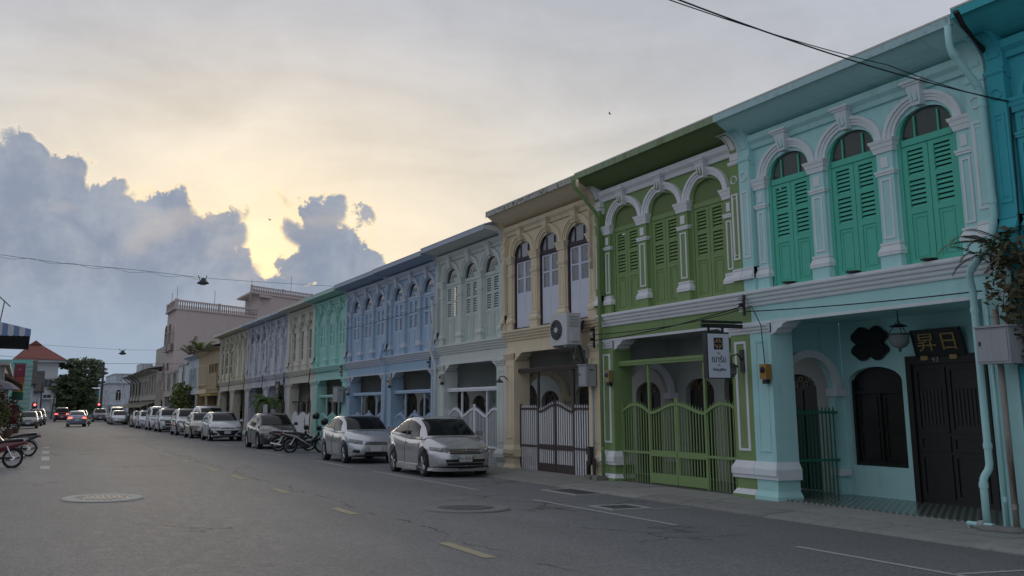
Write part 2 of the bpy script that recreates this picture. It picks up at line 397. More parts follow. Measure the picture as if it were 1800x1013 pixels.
# concrete apron in front of the houses: cast slabs with open joints
side = struct(thing('pavement', 'worn concrete pavement', 'x', (0,0,0))); del side['label']; del side['category']
kprof = [(10.92, -.06), (10.92, .012), (11.05, .045), (11.55, .075), (11.55, -.06)]
sprof = [(11.565, -.06), (11.565, .08), (12.6, .09), (12.6, -.06)]
PAVM = [mat('apron_concrete_%d' % i, c, .92, .3, 2.5, .4, 30, stain=.6, streak=False) for i, c in enumerate(((.27, .265, .25), (.235, .23, .215), (.3, .295, .27)))]
y = 8.0; i = 0
while y < 170:
    ln = random.uniform(1.5, 2.6) if y < 70 else 6.0
    for nm, pr in (('kerb_slab', kprof), ('paving_slab', sprof)):
        dz = gz(y+ln/2) + random.uniform(-.006, .008)
        mb = MB(); mb.ext([(a, b+dz) for a, b in pr], y+.006, y+ln-.006, 'y'); mb.build(nm, random.choice(PAVM), side)
    y += ln; i += 1
MB().add([(10.9, 4, -.045), (13.5, 4, -.045), (13.5, 175, -.045), (10.9, 175, -.045)], [(0,1,2,3)]).build('mortar_bed', mat('joint_dirt', (.05, .047, .04), .95, .4, 8), side)

# ================================================================ SHOPHOUSES  (local x along the street, y outwards, z up; measured units)
def cornice(mb, x0, x1, z0, z1, out, n=3, y0=0.0):
    """stepped moulding growing outwards to the top"""
    h = (z1-z0)/n
    pr = [(y0-.02, z0)]
    for i in range(n):
        o = y0+out*(i+1)/n
        pr += [(o-.012, z0+h*i), (o, z0+h*i+h*.35), (o, z0+h*(i+1))]
    pr += [(y0-.02, z1)]
    mb.ext(pr, x0, x1)
def plate(mb, x0, x1, z0, z1, y, t=.012, w=.03):
    """raised frame moulding (rectangle outline)"""
    mb.box(x0, x1, y, y+t, z0, z0+w); mb.box(x0, x1, y, y+t, z1-w, z1)
    mb.box(x0, x0+w, y, y+t, z0+w, z1-w); mb.box(x1-w, x1, y, y+t, z0+w, z1-w)
def slat_mesh(w, m):
    k = 'slat_%.3f_%s' % (w, m.name)
    if k not in bpy.data.meshes:
        mb = MB(); mb.add([(0,0,0),(w,0,0),(w,-.03,.052),(0,-.03,.052),(0,.009,.006),(w,.009,.006),(w,-.021,.058),(0,-.021,.058)],
                          [(0,3,2,1),(4,5,6,7),(0,1,5,4),(1,2,6,5),(2,3,7,6),(3,0,4,7)])
        me = mb.mesh(k, m); me.name = k
    return bpy.data.meshes[k]
def shutter(house, x0, x1, z0, z1, y, m, lod, split=.44, dark=None, open_=0.0):
    """one leaf: solid panel below, two louvre panels above"""
    w = x1-x0; st = w*.19; sh = MB(); d = .03
    zs = z0+(z1-z0)*split; zm = zs+(z1-zs)*.5
    for a, b in ((x0, x0+st), (x1-st, x1)): sh.box(a, b, y, y+d, z0, z1)
    for a, b in ((z0, z0+.07), (zs-.035, zs+.045), (zm-.03, zm+.03), (z1-.07, z1)): sh.box(x0+st, x1-st, y, y+d, a, b)
    sh.box(x0+st, x1-st, y+.004, y+.016, z0+.07, zs-.035)
    if lod < 2: plate(sh, x0+st+.025, x1-st-.025, z0+.11, zs-.075, y+.014, .012, .02)
    o = sh.build('shutter', m, house)
    if lod < 2: MB().box(x0+st, x1-st, y-.034, y-.03, zs, z1-.07).build('louvre_shadow_back', mat('dark_interior', (.02, .02, .02), .9), o)  # near-black sheet: shade between the slats put into its colour
    sw = w-2*st
    for a, b in ((zs+.045, zm-.03), (zm+.03, z1-.07)):
        n = max(3, int((b-a)/.068)) if lod < 2 else 5; hh = (b-a)/n
        if lod == 0:
            me = slat_mesh(round(sw, 3), m)
            for i in range(n): link('slat', me, o, (x0+st, y+.014, a+hh*i), None, (1, 1, hh/.074))
        else:
            lb = MB()
            for i in range(n):
                zz = a+hh*i; lb.add([(x0+st, y+.014, zz), (x1-st, y+.014, zz), (x1-st, y-.016, zz+hh*.72), (x0+st, y-.016, zz+hh*.72)], [(0,1,2,3)])
            lb.build('louvre', m, o)
    return o
def pilaster(house, x0, x1, z0, z1, P, y=0.0, out=.10, lod=0, ends=False):
    """panelled pilaster with flared base, necking and capital"""
    w = x1-x0; wall, trim = P['wall'], P['trim']
    b = MB().box(x0, x1, y-.02, y+out, z0, z1).build('pilaster', wall, house)
    cp = MB(); h = .3
    for k, (dz0, dz1, g_) in enumerate(((-.30, -.20, .02), (-.20, -.12, .035), (-.12, -.05, .055), (-.05, 0, .075))):
        if k: cp.frus((x0-g_+.012, x1+g_-.012, y-.02, y+out+g_-.012), z1+dz0, (x0-g_, x1+g_, y-.02, y+out+g_), z1+dz1)
    cp.build('capital', trim, b)
    nk = MB(); nk.box(x0-.02, x1+.02, y-.02, y+out+.02, z1-.56, z1-.52); nk.box(x0-.03, x1+.03, y-.02, y+out+.03, z1-.52, z1-.485); nk.build('necking', trim, b)
    if lod < 2:
        od = MB(); plate(od, x0+w*.26, x1-w*.26, z1-.45, z1-.26, y+out, .012, .022) if lod else od.box(x0+w*.28, x1-w*.28, y+out-.01, y+out+.012, z1-.44, z1-.27); od.build('ornament', trim, b)
        pn = MB(); plate(pn, x0+w*.17, x1-w*.17, z0+.46, z1-.62, y+out, .014, .028); pn.build('panel_moulding', trim, b)
    bs = MB(); bs.frus((x0-.05, x1+.05, y-.02, y+out+.05), z0+.20, (x0-.05, x1+.05, y-.02, y+out+.05), z0+.25)
    bs.frus((x0-.055, x1+.055, y-.02, y+out+.055), z0+.25, (x0-.015, x1+.015, y-.02, y+out+.015), z0+.36)
    bs.box(x0-.025, x1+.025, y-.02, y+out+.025, z0+.36, z0+.40); bs.build('base_moulding', trim, b)
    bs = MB(); bs.box(x0-.03, x1+.03, y-.02, y+out+.03, z0, z0+.2); bs.build('plinth', P.get('plinth', wall), b)
    return b
def console(house, x0, x1, z0, z1, P, depth, lod=0):
    """scroll bracket carrying the eave"""
    n = 9; pr = [(-.02, z0), (.11, z0)]
    for i in range(n+1):
        t = i/n; pr.append((.11+depth*(1-math.cos(t*math.pi/2)), z0+.06+(z1-z0-.06)*math.sin(t*math.pi/2)**.9))
    pr += [(-.02, z1)]
    o = MB().ext(pr, x0, x1).build('eave_bracket', P['bracket'], house)
    if lod < 2:
        mb = MB(); w = x1-x0
        # raised cartouche on the curved face
        k = [(p[0]+.008, p[1]) for p in pr[3:-2]]
        for (a, b) in ((x0+w*.14, x0+w*.22), (x1-w*.22, x1-w*.14)):
            for i in range(len(k)-1):
                mb.add([(a, k[i][0], k[i][1]), (b, k[i][0], k[i][1]), (b, k[i+1][0], k[i+1][1]), (a, k[i+1][0], k[i+1][1])], [(0,1,2,3)])
        for i in (0, len(k)-2):
            mb.add([(x0+w*.14, k[i][0]+.004, k[i][1]), (x1-w*.14, k[i][0]+.004, k[i][1]), (x1-w*.14, k[i+1][0]+.004, k[i+1][1]-.02), (x0+w*.14, k[i+1][0]+.004, k[i+1][1]-.02)], [(0,1,2,3)])
        mb.build('bracket_moulding', P.get('cart', P['wall']), o)
    st = MB(); cornice(st, x0-.012, x1+.012, z0-.16, z0-.02, .15, 2); st.build('bracket_foot', P['bracket'], o)
    return o
def facade(h, W, P, lod=0, spacing=1.2, hw=.445, pw=.44, eave=.62, ez=7.07, wins='shutter', fan='pane', roof_slope=.16, cx0=None):
    wall, trim = P['wall'], P['trim']
    ZS, ZP, RISE, SILL = 3.80, 5.80, .37, 3.80
    cx = W/2 if cx0 is None else cx0
    cs = [cx+(i-1)*spacing for i in range(3)]
    ops = [(c, hw, SILL, ZP, RISE) for c in cs]
    MB().archwall(.002, W-.002, 3.21, 6.75, ops, -.26, 0).build('upper_wall', wall, h)
    # moulded string course, fascia and lintel edge
    mb = MB(); cornice(mb, .001, W-.001, 3.52, 3.795, .17, 4); mb.build('string_course', trim, h)
    mb = MB(); mb.box(.003, W-.003, -.03, .03, 3.185, 3.235); mb.build('lintel_edge', trim, h)
    if lod == 0: mb = MB(); mb.box(pw+.003, W-pw-.003, -.03, .012, 3.235, 3.33); mb.build('fascia', wall, h)
    # arches
    for c in cs:
        a = MB()
        for r0, r1, t in ((hw+.0, hw+.055, .04), (hw+.052, hw+.1, .06), (hw+.097, hw+.150, .085)): a.arc(c, ZP, r0, r1, -.01, t, n=16 if lod < 2 else 8)
        ar = a.build('archivolt', trim, h)
        k = MB(); k.frus((c-.06, c+.06, -.01, .12), ZP+hw-.06, (c-.11, c+.11, -.01, .17), ZP+hw+.25); k.box(c-.14, c+.14, -.01, .19, ZP+hw+.25, ZP+hw+.285); k.box(c-.165, c+.165, -.01, .215, ZP+hw+.285, ZP+hw+.33)
        kk = k.build('keystone', P.get('key', trim), h)
        if lod == 0:
            q = MB(); plate(q, c-.045, c+.045, ZP+hw+.0, ZP+hw+.2, .145, .012, .018); q.build('keystone_panel', P.get('cart', wall), kk)
    # pilasters: two at the ends, two halves beside the outer windows, two between
    pws = spacing-2*hw
    mids = [(cs[i]+hw+pws*.08, cs[i+1]-hw-pws*.08) for i in range(2)]
    for a, b in mids: pilaster(h, a, b, ZS, ZP+.02, P, 0, .06, lod)
    for a, b in ((cs[0]-hw-.23, cs[0]-hw-.03), (cs[2]+hw+.03, cs[2]+hw+.23)): pilaster(h, a, b, ZS, ZP+.02, P, 0, .05, lod)
    for a, b in ((.004, cs[0]-hw-.27), (cs[2]+hw+.27, W-.004)):
        w = b-a
        e = MB().box(a, b, -.02, .13, ZS, 6.30).build('end_pilaster', wall, h)
        mb = MB(); cornice(mb, a-.0, b+.0, ZS+.2, ZS+.42, .0, 1, .13)
        mb = MB(); mb.frus((a, b, .0, .2), ZS+.207, (a, b, .0, .2), ZS+.263); mb.frus((a, b, 0, .195), ZS+.263, (a, b, 0, .145), ZS+.386); mb.box(a, b, 0, .155, ZS+.386, ZS+.427); mb.build('base_moulding', trim, e)
        if lod < 2:
            mb = MB(); plate(mb, a+w*.16, b-w*.16, ZS+.6, ZP-.15, .13, .014, .03); plate(mb, a+w*.27, b-w*.27, ZS+.68, ZP-.23, .13, .009, .012); mb.build('panel_moulding', trim, e)
            oc = MB(); c_, r_ = (a+b)/2, min(w*.34, .15)
            oc.tube([(c_+r_*math.cos(R(22.5+45*i)), .135, ZP+.12+r_*math.sin(R(22.5+45*i))) for i in range(8)], .014, 4, True); oc.build('octagon_ornament', trim, e)
        console(h, a, b, 6.30, 6.78, P, eave*.5, lod)
    # eave: sloping soffit, fascia board, roof behind
    mb = MB(); mb.ext([(.0, 6.42), (.05, 6.42), (.07, 6.50), (.13, 6.56), (.15, 6.66), (.0, 6.66)], cs[0]-hw-.28, cs[2]+hw+.28); mb.build('eave_cornice', P.get('cornice', trim), h)
    n = 6; pr = [(-.05, 6.70)] + [(eave*.96*i/n, 6.70+(ez-.09-6.70)*(i/n)**1.7) for i in range(n+1)] + [(eave, ez-.09), (eave, ez), (-.05, ez+.12)]
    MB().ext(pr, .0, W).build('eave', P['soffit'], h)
    MB().box(-.0, W, eave+.002, eave+.03, ez-.105, ez+.02).build('fascia_board', P['fasc'], h)
    rf = MB(); rf.ext([(eave+.035, ez+.022), (eave+.035, ez+.05), (-3.2, ez+.05+roof_slope*(eave+3.2)), (-3.2, ez)], 0, W); rf.build('roof', P.get('roof', WHITE2), h)
    # windows
    seen = set(h.children)
    for c in cs:
        fr = MB(); fm = P.get('frame', P['shut'])
        fr.arc(c, ZP, hw-.055, hw-.002, -.17, -.10, n=14); fr.box(c-hw+.002, c-hw+.05, -.17, -.10, SILL, ZP); fr.box(c+hw-.05, c+hw-.002, -.17, -.10, SILL, ZP)
        fr.box(c-hw+.07, c+hw-.07, -.17, -.10, ZP-.16, ZP-.06)
        fo = fr.build('window_frame', fm, h)
        if fan == 'pane':
            for a0, a1 in ((0, 62), (62, 118), (118, 180)):
                pn = MB(); pts = [(c+(hw-.07)*math.cos(R(a0+(a1-a0)*i/5)), ZP-.06+(hw-.01)*math.sin(R(a0+(a1-a0)*i/5))) for i in range(6)]
                pn.ext([(p[0], max(p[1], ZP-.06)) for p in pts]+[(c+(hw-.07)*math.cos(R(a1)), ZP-.06), (c+(hw-.07)*math.cos(R(a0)), ZP-.06)] if a0 not in (0,) and a1 != 180 else [(p[0], max(p[1], ZP-.06)) for p in pts]+[(c+(hw-.07)*math.cos(R(62 if a0 == 0 else 118)), ZP-.06)], -.15, -.145, 'y'); pn.build('fan_pane', P.get('fanmat', GLASS), fo)
            for x in (c+(hw-.07)*math.cos(R(62)), c+(hw-.07)*math.cos(R(118))): MB().box(x-.010, x+.010, -.144, -.12, ZP-.06, ZP+.28).build('glazing_bar', fm, fo)
        elif fan == 'solid':
            MB().fan(c, ZP-.06, hw-.05, -.15, -.14, 12, 1.15).build('fan_panel', P.get('fanmat', P['shut']), fo)
        else:                                             # pierced rosette
            MB().fan(c, ZP-.06, hw-.05, -.16, -.155, 12, 1.15).build('fan_pane', GLASS, fo)
            ro = MB()
            for i in range(6):
                a = R(15+30*i); q = (c+.19*math.cos(a), ZP-.06+.2*math.sin(a))
                ro.tube([(q[0]+.06*math.cos(R(45*j)), -.148, q[1]+.07*math.sin(R(45*j))) for j in range(8)], .014, 4, True)
            ro.arc(c, ZP-.06, .07, .1, -.15, -.14, n=8); ro.build('rosette', P['shut'], fo)
        if wins == 'shutter':
            shutter(h, c-hw+.052, c-.006, SILL+.01, ZP-.165, -.15, P['shut'], lod); shutter(h, c+.006, c+hw-.052, SILL+.01, ZP-.165, -.15, P['shut'], lod)
        elif wins == 'door':
            sm = P['shut']
            for a, b in ((c-hw+.075, c-.004), (c+.004, c+hw-.075)):
                d = MB(); d.box(a, b, -.16, -.13, SILL+.05, SILL+.95)
                for p_, q_ in ((a, a+.045), (b-.045, b)): d.box(p_, q_, -.16, -.13, SILL+.95, ZP-.17)
                for p_ in (SILL+.95, SILL+1.36, ZP-.21): d.box(a+.045, b-.045, -.16, -.13, p_, p_+.04)
                do = d.build('glazed_door', sm, h)
                for z0, z1 in ((SILL+.99, SILL+1.36), (SILL+1.4, ZP-.21)):
                    MB().box(a+.045, b-.045, -.152, -.146, z0, z1).build('pane', mat('curtained_glass', (.16, .165, .18), .12, .25, 9), do)
            MB().box(c-hw+.07, c+hw-.07, -.17, -.06, SILL, SILL+.045).build('threshold', fm, h)
        else:                                              # simple recessed dark sash
            sm = P['shut']
            pn = MB().box(c-hw+.07, c+hw-.07, -.165, -.155, SILL+.02, ZP-.16).build('pane', GLASS, fo)
            b = MB(); b.box(c-.02, c+.02, -.15, -.12, SILL+.5, ZP-.16); b.box(c-hw+.07, c+hw-.07, -.15, -.12, SILL+.9, SILL+.96); b.box(c-hw+.07, c+hw-.07, -.15, -.12, SILL+.02, SILL+.5); b.build('sash', sm, h)
    for o in h.children:
        if o not in seen: o.location.y = .085
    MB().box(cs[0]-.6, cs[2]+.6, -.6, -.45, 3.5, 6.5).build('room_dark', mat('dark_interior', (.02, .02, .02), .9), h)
    return cs
def pier(h, x0, x1, P, far=False, lod=0, sgn=1, z0=-.5):
    """ground floor pier with moulded base"""
    wall, trim = P['wall'], P['trim']
    b = MB().box(x0, x1, -.42, .055, z0, 3.19).build('pier', wall, h)
    g_ = .05; xa, xb = (x0, x1+g_) if sgn > 0 else (x0-g_, x1)
    m = MB(); m.box(xa if sgn < 0 else x0, xb if sgn > 0 else x1, -.42, .055+g_*1.5, .55, .66); m.frus((xa, xb, -.42, .055+g_*1.4), .66, (x0, x1, -.42, .06), .78); m.box(xa, xb, -.42, .055+g_*.8, .48, .55); m.build('base_moulding', trim, b)
    m = MB(); m.frus((xa, xb, -.42, .055+g_*1.3), .20, (x0, x1, -.42, .06), .29); m.build('plinth_moulding', P.get('plmould', trim), b)
    MB().box(xa, xb, -.42, .055+g_*1.3, z0, .2).build('plinth', wall, b)
    m = MB(); cornice(m, x0, x1, 3.02, 3.185, .08, 3, .05); m.build('capital', trim, b)
    if lod < 2:
        w = x1-x0; m = MB(); plate(m, x0+w*.2, x1-w*.2, .95, 2.9, .055, .016, w*.1); m.build('panel_moulding', P.get('pmould', trim), b)
    # corbel under the lintel
    c = MB(); pr = [(0, 3.19), (0, 2.98), (.10, 3.02), (.13, 3.07), (.22, 3.1), (.25, 3.15), (.34, 3.18), (.34, 3.19)]
    e = x1 if sgn > 0 else x0
    c.ext([(e+sgn*a, b2) for a, b2 in pr], -.3, .03, 'y'); c.build('corbel', trim, b)
    return b
FLOOR = mat('terrazzo_floor', (.09, .09, .085), .25, .5, 60)
def tile_floor():
    m = bpy.data.materials.new('patterned_tiles'); m.use_nodes = True; t = m.node_tree; G = NG(t); b = t.nodes['Principled BSDF']
    geo = G.n('ShaderNodeNewGeometry'); sp = G.n('ShaderNodeSeparateXYZ'); G.l.new(geo.outputs['Position'], sp.inputs[0])
    k = 2*math.pi/.15
    a = G.m('MULTIPLY', G.m('SINE', G.m('MULTIPLY', sp.outputs[0], k)), G.m('SINE', G.m('MULTIPLY', sp.outputs[1], k)))
    c = G.m('ADD', G.m('COSINE', G.m('MULTIPLY', sp.outputs[0], k*2)), G.m('COSINE', G.m('MULTIPLY', sp.outputs[1], k*2)))
    col = G.mix(G.step(a, .1, .5), (.09, .125, .115), (.30, .31, .28)); col = G.mix(G.step(c, .6, .9), col, (.035, .045, .045))
    col = col
    G.l.new(col, b.inputs['Base Color']); b.inputs['Roughness'].default_value = .22
    return m
TILES = tile_floor()
def veranda(h, W, P, depth=1.85, floor=None, z=.0, pw=.44, back='door', lod=0, cross=True, ceil=None):
    inner = P.get('inner', WHITE2)
    fl = MB().box(.002, W-.002, -depth+.002, -.06, -.45, .165).build('veranda_floor', floor or FLOOR, h)
    MB().box(.004, W-.004, -depth, -.26, 3.25, 3.34).build('ceiling', ceil or inner, h)
    if back == 'door':
        ops = [(W*.2, .42, .17, 2.05, .3), (W*.5, .56, .17, 2.15, .45), (W*.8, .42, .17, 2.05, .3)]  # openings drawn large and near-black: veranda shade put into doors and windows
        MB().archwall(.004, W-.004, -.4, 3.25, ops, -depth-.2, -depth+.0).build('back_wall', inner, h)
        for c, w_, zs, zp, rs in ops:
            d = MB(); d.box(c-w_, c+w_, -depth-.17, -depth-.12, zs, zp); d.fan(c, zp, w_, -depth-.17, -depth-.12, 10, rs/w_)
            o = d.build('house_door' if abs(c-W/2) < .1 else 'veranda_window', P.get('door', BLACKW), h)
            if lod < 2:
                q = MB(); q.box(c-.02, c+.02, -depth-.12, -depth-.1, zs, zp)
                for zz in (zs+.5, zp-.5): q.box(c-w_, c+w_, -depth-.12, -depth-.1, zz, zz+.06)
                q.build('rail', P.get('door', BLACKW), o)
                lat = MB()                                  # carved fanlight
                for i in range(7): lat.arc(c+(i-3)*w_*.26, zp+.06+(.14 if i % 2 else .05), .03, .055, -depth-.12, -depth-.1, 0, 360, 8)
                lat.build('carving', mat('old_gilt', (.16, .11, .04), .4, .4, 20), o)
    # cross wall at the far end with an arch through to the next veranda
    if cross:
        cw = MB(); x0, x1 = W-.13, W+.0
        n = 14; cy, hw_, zp, rs = -1.08, .56, 2.05, .6
        for (a, b) in ((-depth, cy-hw_), (cy+hw_, -.40)): cw.box(x0, x1, a, b, -.4, 3.25)
        p = [(cy-hw_*math.cos(math.pi*i/n), zp+rs*math.sin(math.pi*i/n)) for i in range(n+1)]
        for i in range(n): cw.ext([(p[i][0], p[i][1]), (p[i+1][0], p[i+1][1]), (p[i+1][0], 3.25), (p[i][0], 3.25)], x0, x1)
        o = cw.build('cross_wall', inner, h)
        ar = MB(); v = []
        for i in range(n+1):
            a = math.pi*i/n
            for r_, xx in ((hw_, x0-.05), (hw_+.14, x0-.05), (hw_+.14, x0+.01), (hw_, x0+.01)): v.append((xx, cy-r_*math.cos(a), zp+r_*math.sin(a)))
        ar.add(v, [(4*i+j, 4*i+(j+1) % 4, 4*i+4+(j+1) % 4, 4*i+4+j) for i in range(n) for j in range(4)])
        ar.build('arch_moulding', P['trim'], o)
        for a, b in ((cy-hw_-.2, cy-hw_+.04), (cy+hw_-.04, cy+hw_+.2)):
            MB().box(x0-.08, x1+.004, a, b, zp-.14, zp-.002).build('impost', P['trim'], o); MB().box(x0-.07, x1+.004, a, b, .5, .62).build('dado_moulding', P['trim'], o)
def make_house(label, Y0, Y1, dz, P, lod=0, group='arcaded shophouses in the long row', **k):
    h = thing('shophouse', label, 'house', tuple(w3(10.853, Y0, dz)), R(90), group, HS)
    W = Y1-Y0
    vk = {a: k.pop(a) for a in ('floor', 'back', 'cross', 'ceil') if a in k}
    if k.pop('near_pier', True): pier(h, .003, .44, P, lod=lod, sgn=1)
    pier(h, W-.44, W-.003, P, lod=lod, sgn=-1)
    cs = facade(h, W, P, lod, **k)
    veranda(h, W, P, lod=lod, **vk)
    return h, W, cs
AQ = paint('pale_aqua', (.43, .72, .715)); AQS = paint('shutter_green', (.11, .50, .375), .12)
GRN = paint('olive_green', (.215, .315, .13)); GRND = paint('deep_green', (.15, .21, .085)); CRM = paint('cream', (.70, .60, .43)); CRMW = paint('door_white', (.60, .62, .72), .1)
GRY = paint('pale_grey', (.60, .64, .61)); GRYS = paint('grey_green', (.50, .57, .54))
BLU = paint('powder_blue', (.32, .46, .60)); BLUT = paint('blue_white', (.50, .55, .63)); BLUS = paint('shutter_blue', (.42, .53, .68))
TUR = paint('turquoise', (.38, .66, .60)); CR2 = paint('pale_cream', (.62, .60, .52)); LAV = paint('lavender', (.60, .62, .69), .7); YEL = paint('pale_yellow', (.65, .62, .51), .6); TAN = paint('tan', (.42, .33, .21), .8); LBL = paint('white_blue', (.58, .63, .69), .7); PNK = paint('dusty_pink', (.52, .44, .42)); BEI = paint('beige', (.50, .47, .42), .8)
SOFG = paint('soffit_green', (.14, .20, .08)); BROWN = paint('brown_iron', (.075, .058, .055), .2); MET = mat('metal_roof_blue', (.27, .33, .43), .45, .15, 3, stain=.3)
MOSS = mat('mossy_fascia', (.45, .44, .40), .9, .3, 6, .3, 20, stain=.9, stain_col=(.06, .052, .04), streak=False)
AQF = mat('aqua_fascia', (.40, .58, .60), .8, .15, 6, .2, 30, stain=.8, stain_col=(.05, .045, .038), streak=False)
P_AQ = dict(wall=AQ, trim=paint('aqua_white', (.70, .76, .78)), shut=AQS, soffit=AQ, fasc=AQF, bracket=AQ, cart=AQ, fanmat=mat('amber_glass', (.018, .035, .026), .3, .3, 8), inner=AQ, cornice=AQ, plinth=AQ, plmould=AQ, pmould=AQ)
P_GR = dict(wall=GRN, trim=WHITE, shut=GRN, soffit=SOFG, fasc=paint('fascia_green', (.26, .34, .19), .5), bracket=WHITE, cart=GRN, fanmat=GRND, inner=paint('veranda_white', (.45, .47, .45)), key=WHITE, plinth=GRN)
P_CR = dict(wall=CRM, trim=CRM, shut=CRMW, frame=paint('maroon_frame', (.06, .045, .055), .1), soffit=CRM, fasc=MOSS, bracket=CRM, fanmat=mat('pale_glass', (.2, .21, .23), .15, .3, 6), inner=WHITE2)
P_GY = dict(wall=GRY, trim=GRY, shut=GRYS, soffit=GRY, fasc=paint('grey_blue_fascia', (.42, .46, .54)), bracket=GRY, inner=GRY, roof=MET)
P_BL = dict(wall=BLU, trim=BLUT, shut=BLUS, soffit=paint('soffit_pale_blue', (.34, .42, .55)), fasc=paint('grey_blue_fascia', (.42, .46, .54)), bracket=BLUT, cart=BLU, inner=WHITE2, roof=MET)
P_TU = dict(wall=TUR, trim=TUR, shut=TUR, soffit=paint('pale_turquoise', (.40, .60, .54)), fasc=paint('pale_turquoise', (.40, .60, .54)), bracket=TUR, inner=WHITE2)
P_C2 = dict(wall=CR2, trim=CR2, shut=CR2, soffit=CR2, fasc=CR2, bracket=CR2, inner=WHITE2)
P_LV = dict(wall=LAV, trim=LAV, shut=LAV, soffit=LBL, fasc=LBL, bracket=LAV, inner=WHITE2)
P_YL = dict(wall=YEL, trim=YEL, shut=YEL, soffit=YEL, fasc=YEL, bracket=YEL, inner=WHITE2)
HOUSES = {}
def mk(key, *a, **k): HOUSES[key] = make_house(*a, **k)
mk('aqua', 'pale aqua shophouse with bright green louvred shutters and open tiled porch', 4.45, 8.77, 0, P_AQ, 0, floor=TILES, back=None, near_pier=False, cx0=2.16)
mk('green', 'olive green shophouse with white mouldings and green gate', 8.77, 13.0, 0, P_GR, 0, fan='solid', cx0=2.13)
mk('cream', 'cream shophouse with white glazed doors under stained eave', 13.0, 17.05, -.03, P_CR, 0, wins='door')
mk('grey', 'pale grey green shophouse with rosette fanlights and white wave gate', 17.05, 21.06, -.16, P_GY, 1, fan='rose', eave=.66, ez=6.88, roof_slope=.3)
mk('blue_a', 'nearer of the two powder blue shophouses with white trim', 21.06, 25.06, -.24, P_BL, 1, fan='rose', eave=.66, ez=6.90, roof_slope=.3)
mk('blue_b', 'farther powder blue shophouse next to the turquoise house', 25.06, 29.1, -.26, P_BL, 1, fan='rose', eave=.66, ez=6.90, roof_slope=.22)
mk('turq', 'turquoise shophouse standing beyond the two blue houses', 29.1, 33.15, -.28, P_TU, 1, fan='solid', eave=.66, ez=6.86)
mk('cream_b', 'pale cream shophouse with dark narrow windows beyond the turquoise house', 33.15, 37.2, -.30, P_C2, 2, wins='sash', fan='pane', eave=.66, ez=6.86, hw=.3)
mk('lav_a', 'nearer lavender white shophouse above the potted palm', 37.2, 41.2, -.32, P_LV, 2, fan='solid', eave=.66, ez=6.84)
mk('lav_b', 'farther lavender white shophouse with three dark fanlights', 41.2, 45.2, -.34, P_LV, 2, fan='pane', eave=.66, ez=6.84)
mk('yel_a', 'nearer pale yellow shophouse with closed shutters', 45.2, 49.0, -.36, P_YL, 2, fan='solid', eave=.66, ez=6.84)
mk('yel_b', 'farther pale yellow shophouse with dark arched windows next to the tan house', 49.0, 52.8, -.38, P_YL, 2, wins='sash', fan='pane', eave=.66, ez=6.84)
# ================================================================ GATES
def eul(xa, ya):
    xa, ya = Vector(xa).normalized(), Vector(ya).normalized(); za = xa.cross(ya)
    return Matrix((xa, ya, za)).transposed().to_euler()
FACE_STREET = eul((-1, 0, 0), (0, 0, 1))        # lettering on a wall, read from the street (house-local axes)
FACE_NEAR = eul((0, -1, 0), (0, 0, 1))          # lettering on a projecting sign, read walking down the street
def picket_mesh(m, w=.024):
    k = 'picket_%s_%.3f' % (m.name, w)
    if k not in bpy.data.meshes:
        mb = MB(); h = w/2; e = .007
        mb.add([(-h,-e,0),(h,-e,0),(h,e,0),(-h,e,0),(-h,-e,.96),(h,-e,.96),(h,e,.96),(-h,e,.96),(0,0,1)], [(0,3,2,1),(0,1,5,4),(1,2,6,5),(2,3,7,6),(3,0,4,7),(4,5,8),(5,6,8),(6,7,8),(7,4,8)])
        mb.mesh(k, m).name = k
    return bpy.data.meshes[k]
